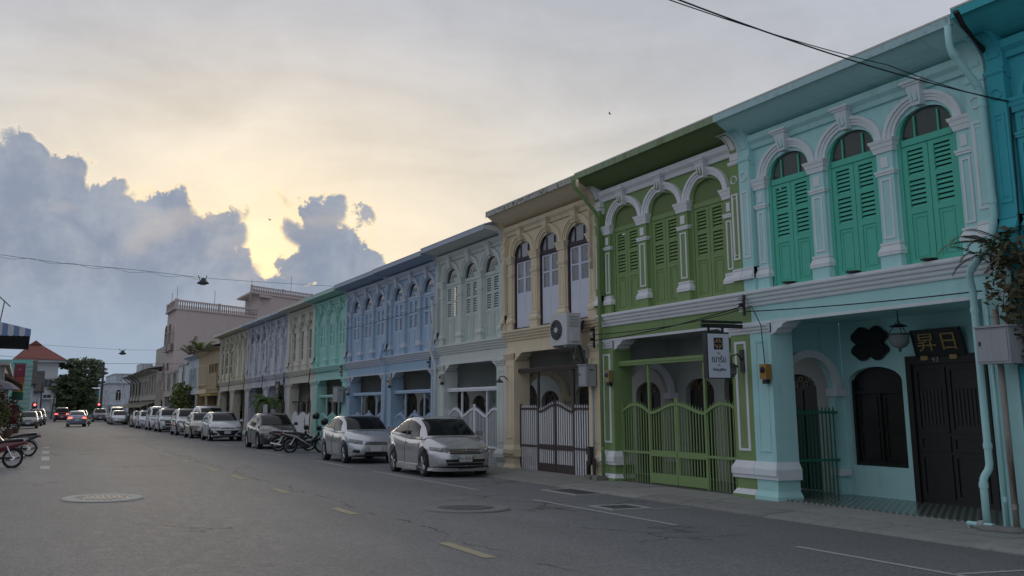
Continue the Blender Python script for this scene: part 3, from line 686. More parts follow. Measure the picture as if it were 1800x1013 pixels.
def gate(key, label, frame, bars, ztop, zrail, style='wave', lod=0, y=-.14, pw=.44, beam=.11, amp=.1, gap=.1, barw=.024, postw=.045, solid=False, cx=None, post=True, span=None):
    h, W, cs = HOUSES[key]
    t = thing('gate', label, 'gate', h.location, R(90), 'gates closing the shophouse verandas', HS)
    x0, x1 = span or (pw+.01, W-pw-.01); c = cx or (x0+x1)/2; dw = (x1-x0)*.235
    p = [x0+.02, c-dw, c+dw, x1-.02]
    for i, px in enumerate(p): MB().box(px-postw/2, px+postw/2, y-postw/2, y+postw/2, .1, ztop if i in (1, 2) and post else zrail+.12).build('post', frame, t)
    for d in ((-.006, -postw), (.006, postw)):
        a, b = sorted((c+d[0], c+d[1])); MB().box(a, b, y-.02, y+.02, .18, zrail+amp*2.2).build('door_stile', frame, t)
    if post: MB().box(x0-.02, x1+.02, y-.06, y+.06, ztop, ztop+beam).build('top_beam', frame, t); MB().box(x0-.02, x1+.02, y-.07, y+.075, ztop+beam*.45, ztop+beam*.62).build('beam_bead', frame, t)
    MB().box(x0, x1, y-.035, y+.035, .06, .15).build('bottom_rail', frame, t)
    def zr(x):
        if style == 'flat' and not (p[1] < x < p[2]): return zrail
        if x < p[1]: u = (x-x0)/(p[1]-x0); return zrail-amp*.8+amp*1.8*math.sin(math.pi*min(1, max(0, u)))**.9
        if x > p[2]: u = (x1-x)/(x1-p[2]); return zrail-amp*.8+amp*1.8*math.sin(math.pi*min(1, max(0, u)))**.9
        u = 1-abs(x-c)/dw; return zrail-amp*.8+amp*1.8*(1-math.cos(math.pi*min(1, max(0, u))))/2
    segs = [(x0+.02, p[1]), (p[1], c-.02), (c+.02, p[2]), (p[2], x1-.02)]
    for k, (a, b) in enumerate(segs):
        n = 12; mb = MB(); pts = [(a+(b-a)*i/n) for i in range(n+1)]
        v = []
        for x in pts: z = zr(x); v += [(x, y-.028, z-.028), (x, y+.028, z-.028), (x, y+.028, z+.028), (x, y-.028, z+.028)]
        mb.add(v, [(4*i+j, 4*i+(j+1) % 4, 4*i+4+(j+1) % 4, 4*i+4+j) for i in range(n) for j in range(4)]); mb.build('wave_rail' if style == 'wave' else 'top_rail', frame, t)
        door = k in (1, 2)
        zm = .78 if lod < 2 else .8
        MB().box(a, b, y-.026, y+.026, zm-(.06 if door else .025), zm+(.06 if door else .025)).build('middle_rail', frame, t)
        if door: MB().box(a, b, y-.024, y+.024, .18, .38).build('kick_rail', frame, t)
        n_ = n; nb = max(3, int((b-a)/gap)); zb = .15
        if solid: MB().box(a+.01, b-.01, y-.05, y-.04, .15, zrail-.06).build('backing_sheet', frame, t)
        if lod == 0:
            me = picket_mesh(bars, barw)
            for i in range(nb):
                x = a+(b-a)*(i+.5)/nb; link('picket', me, t, (x, y, zb), None, (1, 1, zr(x)+.11-zb))
        else:
            pb = MB()
            for i in range(nb):
                x = a+(b-a)*(i+.5)/nb; w = barw/2; zt = zr(x)+.1; pb.box(x-w, x+w, y-w, y+w, zb, zt-.04); pb.frus((x-w, x+w, y-w, y+w), zt-.04, (x-.002, x+.002, y-.002, y+.002), zt)
            o = pb.build('pickets', bars, t); o['kind'] = 'stuff'
    return t
gate('green', 'olive green iron gate with wavy top rail under the green house', GRN, GRN, 2.62, 1.68, cx=2.12, gap=.075, barw=.02)
gate('cream', 'brown framed gate with white flat pickets under the cream house', BROWN, paint('picket_white', (.74, .74, .77), .3), 2.66, 1.72, style='flat', barw=.036, gap=.088, postw=.05)
gate('grey', 'white wave topped iron gate under the grey green house', paint('gate_white', (.72, .74, .78)), paint('gate_white', (.72, .74, .78)), 2.36, 1.72, gap=.075, amp=.12, barw=.02)
gate('blue_a', 'powder blue wave topped gate under the nearer blue house', BLUS, BLU, 2.45, 1.62, lod=1, gap=.075, amp=.12, solid=True)
gate('blue_b', 'powder blue wave topped gate under the farther blue house', BLUS, BLU, 2.45, 1.62, lod=1, gap=.075, amp=.12, solid=True)
gate('turq', 'turquoise wave topped gate under the turquoise house', TUR, TUR, 2.45, 1.62, lod=1, gap=.08, amp=.1, solid=True)
gate('cream_b', 'thin dark iron gate with white sheet under the pale cream house', IRON, WHITE, 2.3, 1.65, lod=1, gap=.1, amp=.1, barw=.09, postw=.03, beam=.04)

# ================================================================ AQUA PORCH
h, W, cs = HOUSES['aqua']
D = -1.85
MB().archwall(.004, W-.135, -.4, 3.25, [(3.57, .5, .69, 2.16, .26)], D-.2, D).build('back_wall', AQ, h)
MB().box(.004, .36, -.42, .05, -.4, 3.19).build('pier', AQ, h)
MB().box(.004, .12, D, -.42, -.4, 3.25).build('cross_wall', AQ, h)
w = MB(); w.box(3.07, 4.07, D-.16, D-.12, .69, 2.16); w.fan(3.57, 2.16, .5, D-.16, D-.12, 14, .52); wo = w.build('veranda_window', BLACKW, h)
mb = MB(); mb.box(3.065, 3.12, D-.12, D-.06, .69, 2.2); mb.box(4.02, 4.075, D-.12, D-.06, .69, 2.2); mb.box(3.12, 4.02, D-.12, D-.06, .69, .75); mb.box(3.12, 4.02, D-.12, D-.07, 1.95, 2.0); mb.box(3.55, 3.59, D-.12, D-.08, .75, 1.95); mb.build('frame', BLACKW, wo)
for a in (3.15, 3.63):
    mb = MB(); plate(mb, a, a+.36, .8, 1.3, D-.12, .02, .03); plate(mb, a, a+.36, 1.36, 1.9, D-.12, .02, .03); mb.build('panel', BLACKW, wo)
d = MB(); d.box(1.69, 2.90, D+.0, D+.03, .10, 2.52); dob = d.build('house_door', BLACKW, h)
mb = MB(); mb.box(1.65, 1.74, D, D+.07, .1, 2.56); mb.box(2.85, 2.94, D, D+.07, .1, 2.56); mb.box(1.74, 2.85, D, D+.07, 2.42, 2.56); mb.build('door_frame', BLACKW, dob)
for a in (1.78, 2.31):
    mb = MB(); plate(mb, a, a+.5, .25, .95, D+.03, .02, .05); plate(mb, a, a+.5, 1.0, 1.25, D+.03, .02, .05); plate(mb, a, a+.5, 1.3, 2.36, D+.03, .02, .05); mb.build('door_panel', BLACKW, dob)
    mb = MB()
    for i in range(6): mb.tube([(a+.1+i*.06, D+.04, 1.42), (a+.1+i*.06, D+.04, 2.0)], .009, 6)
    mb.build('window_bars', mat('worn_wood_bars', (.05, .045, .042), .5, .3, 10), dob)
text_mesh('93', .12, mat('number_white', (.35, .35, .36), .5), dob, (2.42, D+.075, 2.48), FACE_STREET)
GOLD = mat('gold_leaf', (.42, .29, .09), .4, .3, 12)
def hloc(x, y, z): v = w3(10.853, 4.45+x, z); return (v.x-y, v.y, v.z)
sb = thing('signboard', 'black tilted signboard with two gold Chinese characters above the door', 'signboard', hloc(2.33, D+.05, 2.53), R(90), None, HS)
lean = R(14); ld = Vector((0, math.sin(lean), math.cos(lean)))
bd = MB(); bd.box(-.40, .40, -.02, .02, 0, .47); bo = bd.build('board', mat('black_lacquer', (.012, .011, .014), .25, .3, 6), sb); bo.rotation_euler = (-lean, 0, 0)
fb = MB(); plate(fb, -.40, .40, .0, .47, .02, .012, .025); fb.build('edge', mat('black_lacquer', (.012, .011, .014)), bo)
text_mesh('昇', .33, GOLD, bo, (.17, .022, .235), FACE_STREET, 'gold_character', .012); text_mesh('日', .33, GOLD, bo, (-.19, .022, .235), FACE_STREET, 'gold_character', .012)
for x in (-.22, .25): MB().box(x-.055, x+.055, -.03, .06, -.05, .02).build('support', GOLD, sb)
pq = thing('plaque', 'black cloud shaped plaque hanging above the dark porch window', 'plaque', hloc(3.58, D+.04, 2.83), R(90), None, HS)
pts = []
for i in range(72):
    a = 2*math.pi*i/72; r_ = .25+.12*abs(math.sin(2*a))**.8-.018*math.cos(8*a)
    pts.append((r_*1.05*math.cos(a), r_*.92*math.sin(a)))
MB().ext(pts, -.03, .02, 'y').build('board', mat('black_lacquer', (.012, .011, .014)), pq)
MB().ext([(a*.86, b*.86) for a, b in pts], .02, .03, 'y').build('carved_face', BLACKW, pq)
ln = thing('hanging_lantern', 'glass bell lantern hanging from the porch ceiling', 'lantern', hloc(2.27, -.85, 2.62), R(90), None, HS)
MB().lathe([(.01, 0), (.03, .02), (.09, .05), (.128, .11), (.135, .22), (.14, .25)], 20).build('glass_bowl', mat('frosted_glass', (.4, .43, .43), .15, .2, 9, trans=.6), ln, True)
MB().lathe([(.14, .235), (.15, .235), (.15, .26), (.14, .26)], 20).build('rim', IRON, ln)
mb = MB()
for k in range(3):
    a = 2*math.pi*k/3+.4; mb.tube([(.145*math.cos(a), .145*math.sin(a), .25), (.05*math.cos(a), .05*math.sin(a), .40), (0, 0, .48)], .006, 5)
mb.tube([(0, 0, .48), (0, 0, .66)], .008, 5); mb.build('chain', IRON, ln)
MB().lathe([(.0, .42), (.09, .40), (.13, .37), (.125, .375), (.0, .43)], 16).build('smoke_cap', IRON, ln)
MB().lathe([(.0, -.035), (.022, -.02), (.012, 0)], 8).build('finial', IRON, ln)
# green barred gate in the side arch
sg = thing('side_gate', 'dark green barred gate in the side arch of the aqua porch', 'gate', h.location, R(90), None, HS)
GATEG = paint('gate_dark_green', (.035, .20, .14), .2)
for z in (.14, .78, 1.62): MB().box(W-.20, W-.165, -1.6, -.42, z-.022, z+.022).build('rail', GATEG, sg)
me = picket_mesh(GATEG, .02)
for i in range(13): link('bar', me, sg, (W-.183, -.5-i*.085, .12), None, (1, 1, 1.62))
# shutter latches lying on the string course
for i, c in enumerate(cs):
    o = MB().lathe([(0, 0), (.05, .005), (.09, .02), (.09, .032), (0, .034)], 12).build('floodlight', IRON); o.location = hloc(c+.0, .13, 3.80); o.scale = (1.3, 1.6, 1.3)
    tag(o, 'small black floodlight on the aqua ledge below the %s shutters' % ('right', 'middle', 'left')[i], 'floodlight', 'floodlights on the aqua ledge')

# ================================================================ PIPES, BOXES, CABLES
def pipe(label, pts, r, m, bands=True, name='drainpipe'):
    P0 = [Vector(p) for p in pts]; t = thing(name, label, 'pipe', tuple(w3(*P0[-1])), 0)
    o = w3(*P0[-1]); L = [w3(*p)-o for p in P0]
    # rounded corners
    Q = [L[0]]
    for i in range(1, len(L)-1):
        a, b, c = L[i-1], L[i], L[i+1]; k = min(.09, (a-b).length*.3, (c-b).length*.3)
        Q += [b+(a-b).normalized()*k, b+(a-b).normalized()*k*.3+(c-b).normalized()*k*.3, b+(c-b).normalized()*k]
    Q.append(L[-1]); MB().tube(Q, r*S, 10).build('pipe', m, t, True)
    for i in range(len(L)-1):
        if (L[i+1]-L[i]).length > .5:
            for u in (.12, .88):
                q = L[i].lerp(L[i+1], u); d = (L[i+1]-L[i]).normalized()*.035; MB().tube([q-d, q+d], r*S*1.18, 10).build('socket', m, t)
    return t
pipe('aqua drainpipe running down the right end of the aqua house', [(10.28, 4.68, 6.95), (10.28, 4.68, 6.60), (10.64, 4.50, 6.05), (10.66, 4.50, 4.25), (10.62, 4.55, 3.9), (10.55, 4.84, 3.52), (10.62, 4.84, 3.3), (10.66, 4.86, .92), (10.60, 4.93, .78), (10.60, 4.93, .1)], .055, AQ)
pipe('thin aqua pipe beside the electric box', [(10.70, 4.72, 3.3), (10.70, 4.72, .15)], .03, AQ)
pipe('rusty stained pipe at the far right corner', [(10.66, 4.60, 3.0), (10.66, 4.60, .1)], .045, mat('rusty_pipe', (.30, .27, .24), .7, .3, 5, stain=.9, stain_col=(.12, .05, .03)))
pipe('green drainpipe down the boundary of the green and cream houses', [(10.05, 13.0, 6.95), (10.10, 13.0, 6.75), (10.68, 12.86, 6.1), (10.70, 12.86, .1)], .045, GRN)
pipe('short cream pipe stub below the cream eave', [(10.2, 12.98, 6.9), (10.2, 12.98, 6.62), (10.68, 13.16, 6.55), (10.7, 13.16, 4.9)], .04, CRM)
pipe('grey drainpipe between the grey and blue houses', [(10.55, 21.0, 5.1), (10.6, 21.0, 4.2), (10.62, 21.2, 3.5), (10.72, 21.05, 3.0), (10.72, 21.05, -.2)], .04, GRY)
pipe('blue drainpipe between the two blue houses', [(10.60, 24.9, 4.0), (10.62, 25.25, 3.4), (10.74, 25.0, 3.0), (10.74, 25.0, -.2)], .04, BLU)
def cbox(label, x0, x1, y0, y1, z0, z1, name='meter_box', m=GREYBOX):
    """wall cabinet: x into the wall, y along it"""
    t = thing(name, label, 'electric box', tuple(w3(x0, y0, z0)), 0)
    a, b, c = (x1-x0), (y1-y0)*LS[1], (z1-z0)*LS[2]
    MB().box(0, a, 0, b, 0, c).build('cabinet', m, t); MB().box(-.012, -.002, .03, b-.03, .03, c-.03).build('door', m, t)
    MB().box(-.03, a+.02, -.02, b+.02, c+.001, c+.025).build('lid', m, t); MB().box(-.024, -.012, b-.09, b-.06, c*.5, c*.62).build('handle', IRON, t)
    MB().box(a*.3, a*.7, -.012, -.002, c*.75, c*.8).build('vent', IRON, t)
    return t
cbox('grey metal electric box at the boundary of the cream and green houses', 10.55, 10.79, 13.2, 13.5, 2.19, 2.67)
cbox('grey metal electric box at the far right edge above the pipes', 10.40, 10.72, 4.36, 4.76, 2.27, 2.74)
cbox('grey electric box beside the turquoise gate', 10.5, 10.75, 29.2, 29.75, 1.95, 2.55)
pipe('grey conduit below the electric box on the cream house', [(10.74, 13.22, 2.19), (10.74, 13.22, .2)], .028, GREYBOX, name='conduit')
# old switch gear at the foot of the green pier
t = thing('meter_cluster', 'black electric meters on a post beside the cream gate', 'electric meter', tuple(w3(10.66, 13.28, .1)), 0, None, LS)
MB().box(-.03, .06, -.05, .05, .35, .75).build('meter_case', PLASTIC, t); MB().box(-.02, .05, .04, .10, .1, .42).build('terminal_case', PLASTIC, t); MB().tube([(0, .02, .4), (-.04, .05, .2), (.0, .03, .05)], .012, 6).build('lead', CABLE, t)
MB().tube([(.02, -.12, .0), (.02, -.12, .5)], .035, 8).build('stand_pipe', IRON, t)
for y0, l in ((13.1, 'left'), (12.86, 'right')):
    o = MB().box(0, .26, 0, .24, 0, .15).build('concrete_block', CONC); o.location = w3(10.5, y0, .09); tag(o, '%s one of two small concrete blocks under the meters' % l, 'block')
# air conditioner
ac = thing('air_conditioner', 'white air conditioner outdoor unit on the cream house wall', 'air conditioner', tuple(w3(10.25, 13.52, 3.15)), 0, None, LS)
ACW = mat('ac_white', (.52, .53, .55), .5, .06, 4, stain=.25)
MB().box(0, .36, 0, .66, 0, .73).build('casing', ACW, ac)
MB().lathe([(.235, .0), (.25, -.012), (.26, 0), (.25, .0)], 28, (0, .42, .36), 'x').build('fan_ring', ACW, ac)
MB().lathe([(0, -.003), (.232, -.003)], 28, (0, .42, .36), 'x').build('fan_recess', mat('fan_dark', (.06, .06, .065), .6), ac)
mb = MB()
for r_ in (.06, .1, .14, .18, .215): mb.tube([(-.012, .42+r_*math.cos(2*math.pi*i/24), .36+r_*math.sin(2*math.pi*i/24)) for i in range(24)], .004, 4, True)
for i in range(12): a = 2*math.pi*i/12; mb.tube([(-.01, .42+.05*math.cos(a), .36+.05*math.sin(a)), (-.01, .42+.23*math.cos(a), .36+.23*math.sin(a))], .004, 4)
mb.build('fan_grille', mat('grille_grey', (.3, .3, .32), .5), ac)
MB().lathe([(0, -.02), (.06, -.018), (.065, -.004)], 16, (0, .42, .36), 'x').build('fan_hub', ACW, ac)
for i in range(4): MB().box(.06, .3, -.008, .0-.001, .42+i*.07, .45+i*.07).build('side_louvre', GREYBOX, ac)
MB().box(.1, .3, -.04, -.001, .08, .3).build('valve_cover', ACW, ac)
for y in (.1, .55): mb = MB(); mb.box(0, .6, y-.02, y+.02, -.05, -.01); mb.box(.56, .6, y-.02, y+.02, -.3, -.05); mb.build('bracket', GREYBOX, ac)
def cable(label, pts, r=.012, sag=0.0, name='cable', n=14):
    P0 = [w3(*p) for p in pts]; L = []
    for i in range(len(P0)-1):
        for j in range(n if sag else 3):
            u = j/(n if sag else 3); q = P0[i].lerp(P0[i+1], u); q.z -= sag*4*u*(1-u); L.append(q)
    L.append(P0[-1]); o = L[0].copy()
    ob = MB().tube([q-o for q in L], r, 5).build(name, CABLE); ob.location = o
    return tag(ob, label, 'cable')
cable('uppermost black cable crossing the sky to the teal house', [(10.8, 4.21, 5.81), (4.5, 4.42, 5.40), (-6, 4.8, 5.6)], .009, .1)
cable('lower black cable of the pair crossing the sky', [(10.8, 4.21, 5.79), (8.5, 4.6, 5.87), (4.5, 4.43, 5.37), (-6, 4.82, 5.55)], .006, .04)
cable('black cable dropping down the teal wall', [(10.78, 4.21, 5.81), (10.75, 4.22, 4.6), (10.72, 4.27, 3.2)], .012)
cable('black cable strung along the lintel of the aqua porch', [(10.7, 8.75, 3.42), (10.68, 4.75, 3.27)], .01, .03)
cable('black cable strung along the lintel of the green house', [(10.66, 13.0, 3.22), (10.7, 11.0, 3.3), (10.66, 8.8, 3.52)], .012, .02)
cable('second black cable along the green lintel', [(10.64, 13.05, 3.35), (10.68, 10.6, 3.33), (10.66, 8.85, 3.46)], .01, .02)
cable('black lead looping down the aqua pier to the meter', [(10.7, 8.72, 3.52), (10.66, 8.6, 3.5), (10.7, 8.45, 3.15), (10.75, 8.44, 2.4)], .009)
cable('bundle of black cables hanging beside the air conditioner', [(10.6, 13.35, 3.7), (10.55, 13.5, 3.3), (10.55, 13.42, 3.0), (10.6, 13.35, 2.7)], .03)
cable('grey black cable loop above the cream electric box', [(10.6, 13.3, 3.6), (10.5, 13.62, 3.15), (10.55, 13.62, 2.85), (10.6, 13.4, 2.7)], .014)
cable('black cable along the blue house fronts', [(10.7, 21.1, 4.98), (10.72, 25.0, 4.9), (10.7, 29.0, 4.9)], .009, .04)
def rack(label, x, y, z, n=3):
    t = thing('insulator_rack', label, 'insulator rack', tuple(w3(x, y, z)), 0, None, LS)
    MB().box(.02, .05, -.02, .02, -.05, n*.11).build('bracket', IRON, t)
    for i in range(n): MB().lathe([(.02, 0), (.045, .015), (.03, .035), (.045, .055), (.02, .07)], 10, (-.03, 0, i*.11)).build('insulator', IRON if i % 2 else mat('porcelain', (.4, .4, .4), .3), t)
rack('insulator rack on the boundary of the green and aqua houses', 10.68, 8.82, 3.4)
rack('insulator rack on the boundary of the cream and green houses', 10.62, 13.05, 3.1, 4)
rack('insulator rack on the boundary of the blue and turquoise houses', 10.62, 29.2, 3.0, 4)
rack('insulator rack on the boundary of grey and blue houses', 10.62, 21.3, 3.0, 3)
rack('insulator rack beside the black banner sign', 10.62, 37.2, 2.9, 3)
# meters on the piers
for (y, z, l, c) in ((8.36, 2.2, 'electric meter with orange cover on the aqua pier', (.35, .2, .05)), (12.6, 2.27, 'electric meter with yellowed cover on the green pier', (.30, .23, .1)), (24.6, 2.5, 'white electric meter on the nearer blue pier', (.45, .43, .38)), (28.7, 2.3, 'white electric meter on the farther blue pier', (.45, .43, .38)), (20.6, 2.5, 'white electric meter on the grey house pier', (.45, .43, .38))):
    t = thing('electric_meter', l, 'electric meter', tuple(w3(10.70 if y < 10 else 10.72, y, z)), 0, None, LS)
    MB().box(-.03, .08, 0, .14, 0, .26).build('case', mat('meter_'+l[:28], c, .4, .2, 8), t); MB().lathe([(0, -.05), (.05, -.045), (.055, -.03)], 12, (0, .07, .16), 'x').build('dial_glass', GLASS, t)
    MB().box(.0, .06, .02, .12, -.08, -.005).build('terminal', PLASTIC, t)
# projecting sign of the gallery
sg = thing('hanging_sign', 'white and black box sign with Thai lettering on a black arm', 'sign', (12.245*S, 18.94*S, 2.31*S), 0, None, (.83, 1.0, 1.0155))
BLK = mat('sign_black', (.014, .014, .017), .5, .2, 8)
MB().box(-.29, .29, .006, .14, 0, .82).build('light_box', BLK, sg)
MB().box(-.265, .275, -.003, .004, .015, .79).build('face', mat('sign_white', (.60, .64, .72), .4, .04, 5), sg)
FN = eul((1, 0, 0), (0, 0, 1))
INK = mat('sign_ink', (.012, .012, .02), .6)
text_mesh('ฌาร์ม', .16, INK, sg, (.0, -.006, .335), FN, 'sign_lettering', .002); text_mesh('ร้าน', .045, INK, sg, (.0, -.006, .445), FN, 'sign_lettering', .002)
text_mesh('The', .035, INK, sg, (.0, -.006, .235), FN, 'sign_lettering', .002); text_mesh('dining gallery', .075, INK, sg, (.0, -.006, .16), FN, 'sign_lettering', .002, sx=.85)
em = MB().box(-.115, .115, -.006, -.004, .51, .72).build('emblem', INK, sg)
ORN = mat('sign_orange', (.42, .26, .12), .5)
q = MB()
for (u, v, a, b) in ((-.02, .02, .0, .0),): pass
def tri(mb, pts): mb.add([(x, -.0075, z) for x, z in pts], [tuple(range(len(pts)))])
for sx in (-1, 1):
    for sz in (-1, 1):
        X = lambda u: u*sx; Z = lambda v: .615+v*sz
        tri(q, [(X(.02), Z(.095)), (X(.085), Z(.04)), (X(.02), Z(.04))]); tri(q, [(X(.04), Z(.03)), (X(.1), Z(.03)), (X(.1), Z(.008))]); tri(q, [(X(.006), Z(.035)), (X(.034), Z(.03)), (X(.006), Z(.012))])
q.build('emblem_pattern', ORN, em)
arm = MB(); arm.box(-.36, .70, .04, .10, .90, .97); arm.box(-.36, .70, .05, .09, .985, 1.03); arm.box(-.2, -.16, .05, .09, .82, .9); arm.box(.16, .2, .05, .09, .82, .9); arm.build('bracket_arm', BLK, sg)
for x, l in ((10.52, 2.33),):
    t = thing('wall_lantern', 'black wall lantern beside the white hanging sign', 'lamp', tuple(w3(10.75, 8.98, 2.25)), 0, None, LS)
    MB().tube([(.04, 0, .3), (-.06, 0, .42), (-.2, 0, .38), (-.2, 0, .25)], .014, 6).build('arm', IRON, t); MB().lathe([(.02, .26), (.11, .2), (.12, .18), (.02, .19)], 12, (-.2, 0, 0)).build('hood', IRON, t); MB().lathe([(.08, .18), (.075, .06), (.03, .0), (.0, -.05)], 8, (-.2, 0, 0)).build('lantern_glass', mat('lantern_glass', (.1, .1, .1), .2, .2, 9), t); MB().box(.03, .07, -.05, .05, .1, .5).build('wall_plate', IRON, t)
t = thing('wall_lantern', 'black curved wall lamp on the cream pier', 'lamp', tuple(w3(10.78, 16.9, 2.45)), 0, None, LS)
MB().tube([(.0, 0, .0), (-.1, 0, .1), (-.22, 0, .1), (-.25, 0, .02)], .015, 6).build('arm', IRON, t); MB().lathe([(.02, .03), (.1, -.05), (.1, -.07), (.0, -.05)], 12, (-.25, 0, 0)).build('shade', IRON, t)
# notice sign on blue pier, black banner by the palm
o = thing('banner_sign', 'black vertical banner sign with white discs above the palm', 'sign', tuple(w3(10.62, 37.9, 2.0)), 0, None, LS)
MB().box(-.02, .02, 0, .75, 0, 1.05).build('panel', BLK, o)
for i in range(3): MB().lathe([(0, -.03), (.11, -.028)], 14, (0, .36, .25+.28*i), 'x').build('disc', mat('disc_white', (.4, .4, .42), .5), o)
for (y, l) in ((33.3, 'turquoise and pale cream'), (37.3, 'pale cream and lavender'), (41.3, 'two lavender'), (45.3, 'lavender and pale yellow'), (49.1, 'two pale yellow')):
    cable('black cable running down between the %s houses' % l, [(10.66, y, 3.5), (10.62, y+.05, 2.6), (10.7, y-.12, 1.9), (10.7, y, .6)], .022)
cable('black cable along the fronts from the turquoise to the yellow houses', [(10.66, 29.3, 3.3), (10.68, 33.3, 3.25), (10.66, 37.3, 3.2), (10.68, 41.3, 3.2), (10.66, 45.3, 3.15), (10.66, 52, 3.1)], .012, .03)
# ================================================================ VEHICLES
def cr(pts, x):
    """Catmull-Rom style interpolation through (x, v) pairs"""
    n = len(pts)
    if x <= pts[0][0]: return pts[0][1]
    if x >= pts[-1][0]: return pts[-1][1]
    for i in range(n-1):
        if x <= pts[i+1][0]:
            (x0, v0), (x1, v1) = pts[i], pts[i+1]; h = x1-x0; t = (x-x0)/h
            m0 = (v1-pts[i-1][1])/(x1-pts[i-1][0]) if i else (v1-v0)/h
            m1 = (pts[i+2][1]-v0)/(pts[i+2][0]-x0) if i+2 < n else (v1-v0)/h
            t2, t3 = t*t, t*t*t
            return (2*t3-3*t2+1)*v0+(t3-2*t2+t)*h*m0+(-2*t3+3*t2)*v1+(t3-t2)*h*m1
KINDS = {
 'sedan': dict(L=4.40, W=1.70, wr=.31, fa=1.30, ra=-1.25, deck=[(-2.2,.84),(-2.1,.98),(-1.6,1.06),(-1.0,1.02),(0,.95),(.9,.95),(1.2,.95),(1.65,.86),(2.0,.73),(2.2,.58)], roof=[(-1.78,1.06),(-1.2,1.30),(-.7,1.43),(-.2,1.475),(.15,1.46),(.55,1.34),(1.25,.955)], bp=-.18, rp=-1.28, dd=1.0),
 'sedan2': dict(L=4.3, W=1.70, wr=.30, fa=1.33, ra=-1.22, deck=[(-2.15,.86),(-2.05,1.0),(-1.6,1.08),(-1.0,1.03),(0,.96),(.9,.96),(1.15,.98),(1.65,.91),(2.0,.80),(2.15,.64)], roof=[(-1.72,1.06),(-1.15,1.32),(-.7,1.43),(-.25,1.46),(.1,1.45),(.5,1.34),(1.12,.97)], bp=-.15, rp=-1.2, dd=1.0),
 'hatch': dict(L=4.12, W=1.73, wr=.31, fa=1.25, ra=-1.28, deck=[(-2.06,.75),(-1.98,.98),(-1.6,1.04),(-1.0,1.02),(0,.97),(.8,.97),(1.1,.99),(1.5,.92),(1.88,.8),(2.06,.62)], roof=[(-1.98,.98),(-1.82,1.25),(-1.5,1.42),(-.6,1.50),(-.1,1.49),(.4,1.38),(1.08,.98)], bp=-.2, rp=-1.2, dd=1.0),
 'suv': dict(L=4.5, W=1.83, wr=.35, fa=1.36, ra=-1.30, deck=[(-2.25,.8),(-2.18,1.08),(-1.7,1.15),(-1.0,1.12),(0,1.08),(.8,1.08),(1.05,1.1),(1.5,1.05),(2.0,.95),(2.25,.72)], roof=[(-2.14,1.1),(-1.98,1.42),(-1.6,1.60),(-.6,1.67),(0,1.65),(.45,1.53),(1.05,1.1)], bp=-.2, rp=-1.2, dd=1.1),
 'van': dict(L=4.7, W=1.83, wr=.34, fa=1.45, ra=-1.40, deck=[(-2.35,.8),(-2.3,1.08),(-1.7,1.12),(-1.0,1.1),(0,1.06),(1.0,1.06),(1.35,1.06),(1.7,1.0),(2.15,.88),(2.35,.7)], roof=[(-2.28,1.1),(-2.18,1.5),(-1.9,1.75),(-.6,1.84),(.2,1.82),(.75,1.62),(1.45,1.08)], bp=.0, rp=-1.1, dd=1.1),
}
LAMP = mat('headlight_glass', (.17, .18, .19), .1, .6, 25, coat=.6); TAILM = mat('tail_lens', (.25, .01, .012), .2, .2, 10); TAILON = mat('tail_lens_lit', (.5, .03, .03), .3, .1, 5, emit=((1, .12, .1), 2.2))
CARGLASS = mat('car_glass', (.012, .014, .015), .06, .2, 1.2, spec=.22); TRIMB = mat('car_black_trim', (.012, .012, .013), .4, .2, 20)
ALLOY = mat('alloy_rim', (.42, .43, .45), .3, .15, 14, metal=.85); PLATEW = mat('number_plate_white', (.55, .56, .56), .5, .05, 9)
def carpaint(name, col, rough=.3, metal=.5):
    return mat('car_paint_'+name, col, rough, .06, 2.0, metal=metal, coat=.9, spec=.5)
def wheel_meshes(wr):
    k = 'tyre_%.2f' % wr
    if k not in bpy.data.meshes:
        t = MB().lathe([(wr*.66, -.10), (wr*.9, -.105), (wr*.98, -.085), (wr, -.04), (wr, .04), (wr*.98, .085), (wr*.9, .105), (wr*.66, .10), (wr*.66, -.10)], 28, ax='y'); t.mesh(k, RUBBER, True).name = k
        r = MB(); r.lathe([(wr*.62, -.09), (wr*.66, .098), (wr*.70, .102), (wr*.68, .085), (wr*.63, .05), (wr*.6, -.06)], 28, ax='y')
        for i in range(5):
            a = 2*math.pi*i/5+.3
            for da, y0 in ((-.13, .07), (.13, .07)):
                p0 = (wr*.12*math.cos(a), .085, wr*.12*math.sin(a)); p1 = (wr*.66*math.cos(a+da), y0+.015, wr*.66*math.sin(a+da)); r.tube([p0, p1], [.022, .017], 5)
        r.lathe([(wr*.18, .07), (wr*.16, .098), (0, .1)], 14, ax='y')
        r.mesh('rim_'+k, ALLOY).name = 'rim_'+k
        b = MB(); b.lathe([(0, -.02), (wr*.62, -.02)], 20, ax='y'); b.mesh('brake_'+k, mat('wheel_dark', (.015, .015, .016), .8)).name = 'brake_'+k
    return bpy.data.meshes[k], bpy.data.meshes['rim_'+k], bpy.data.meshes['brake_'+k]
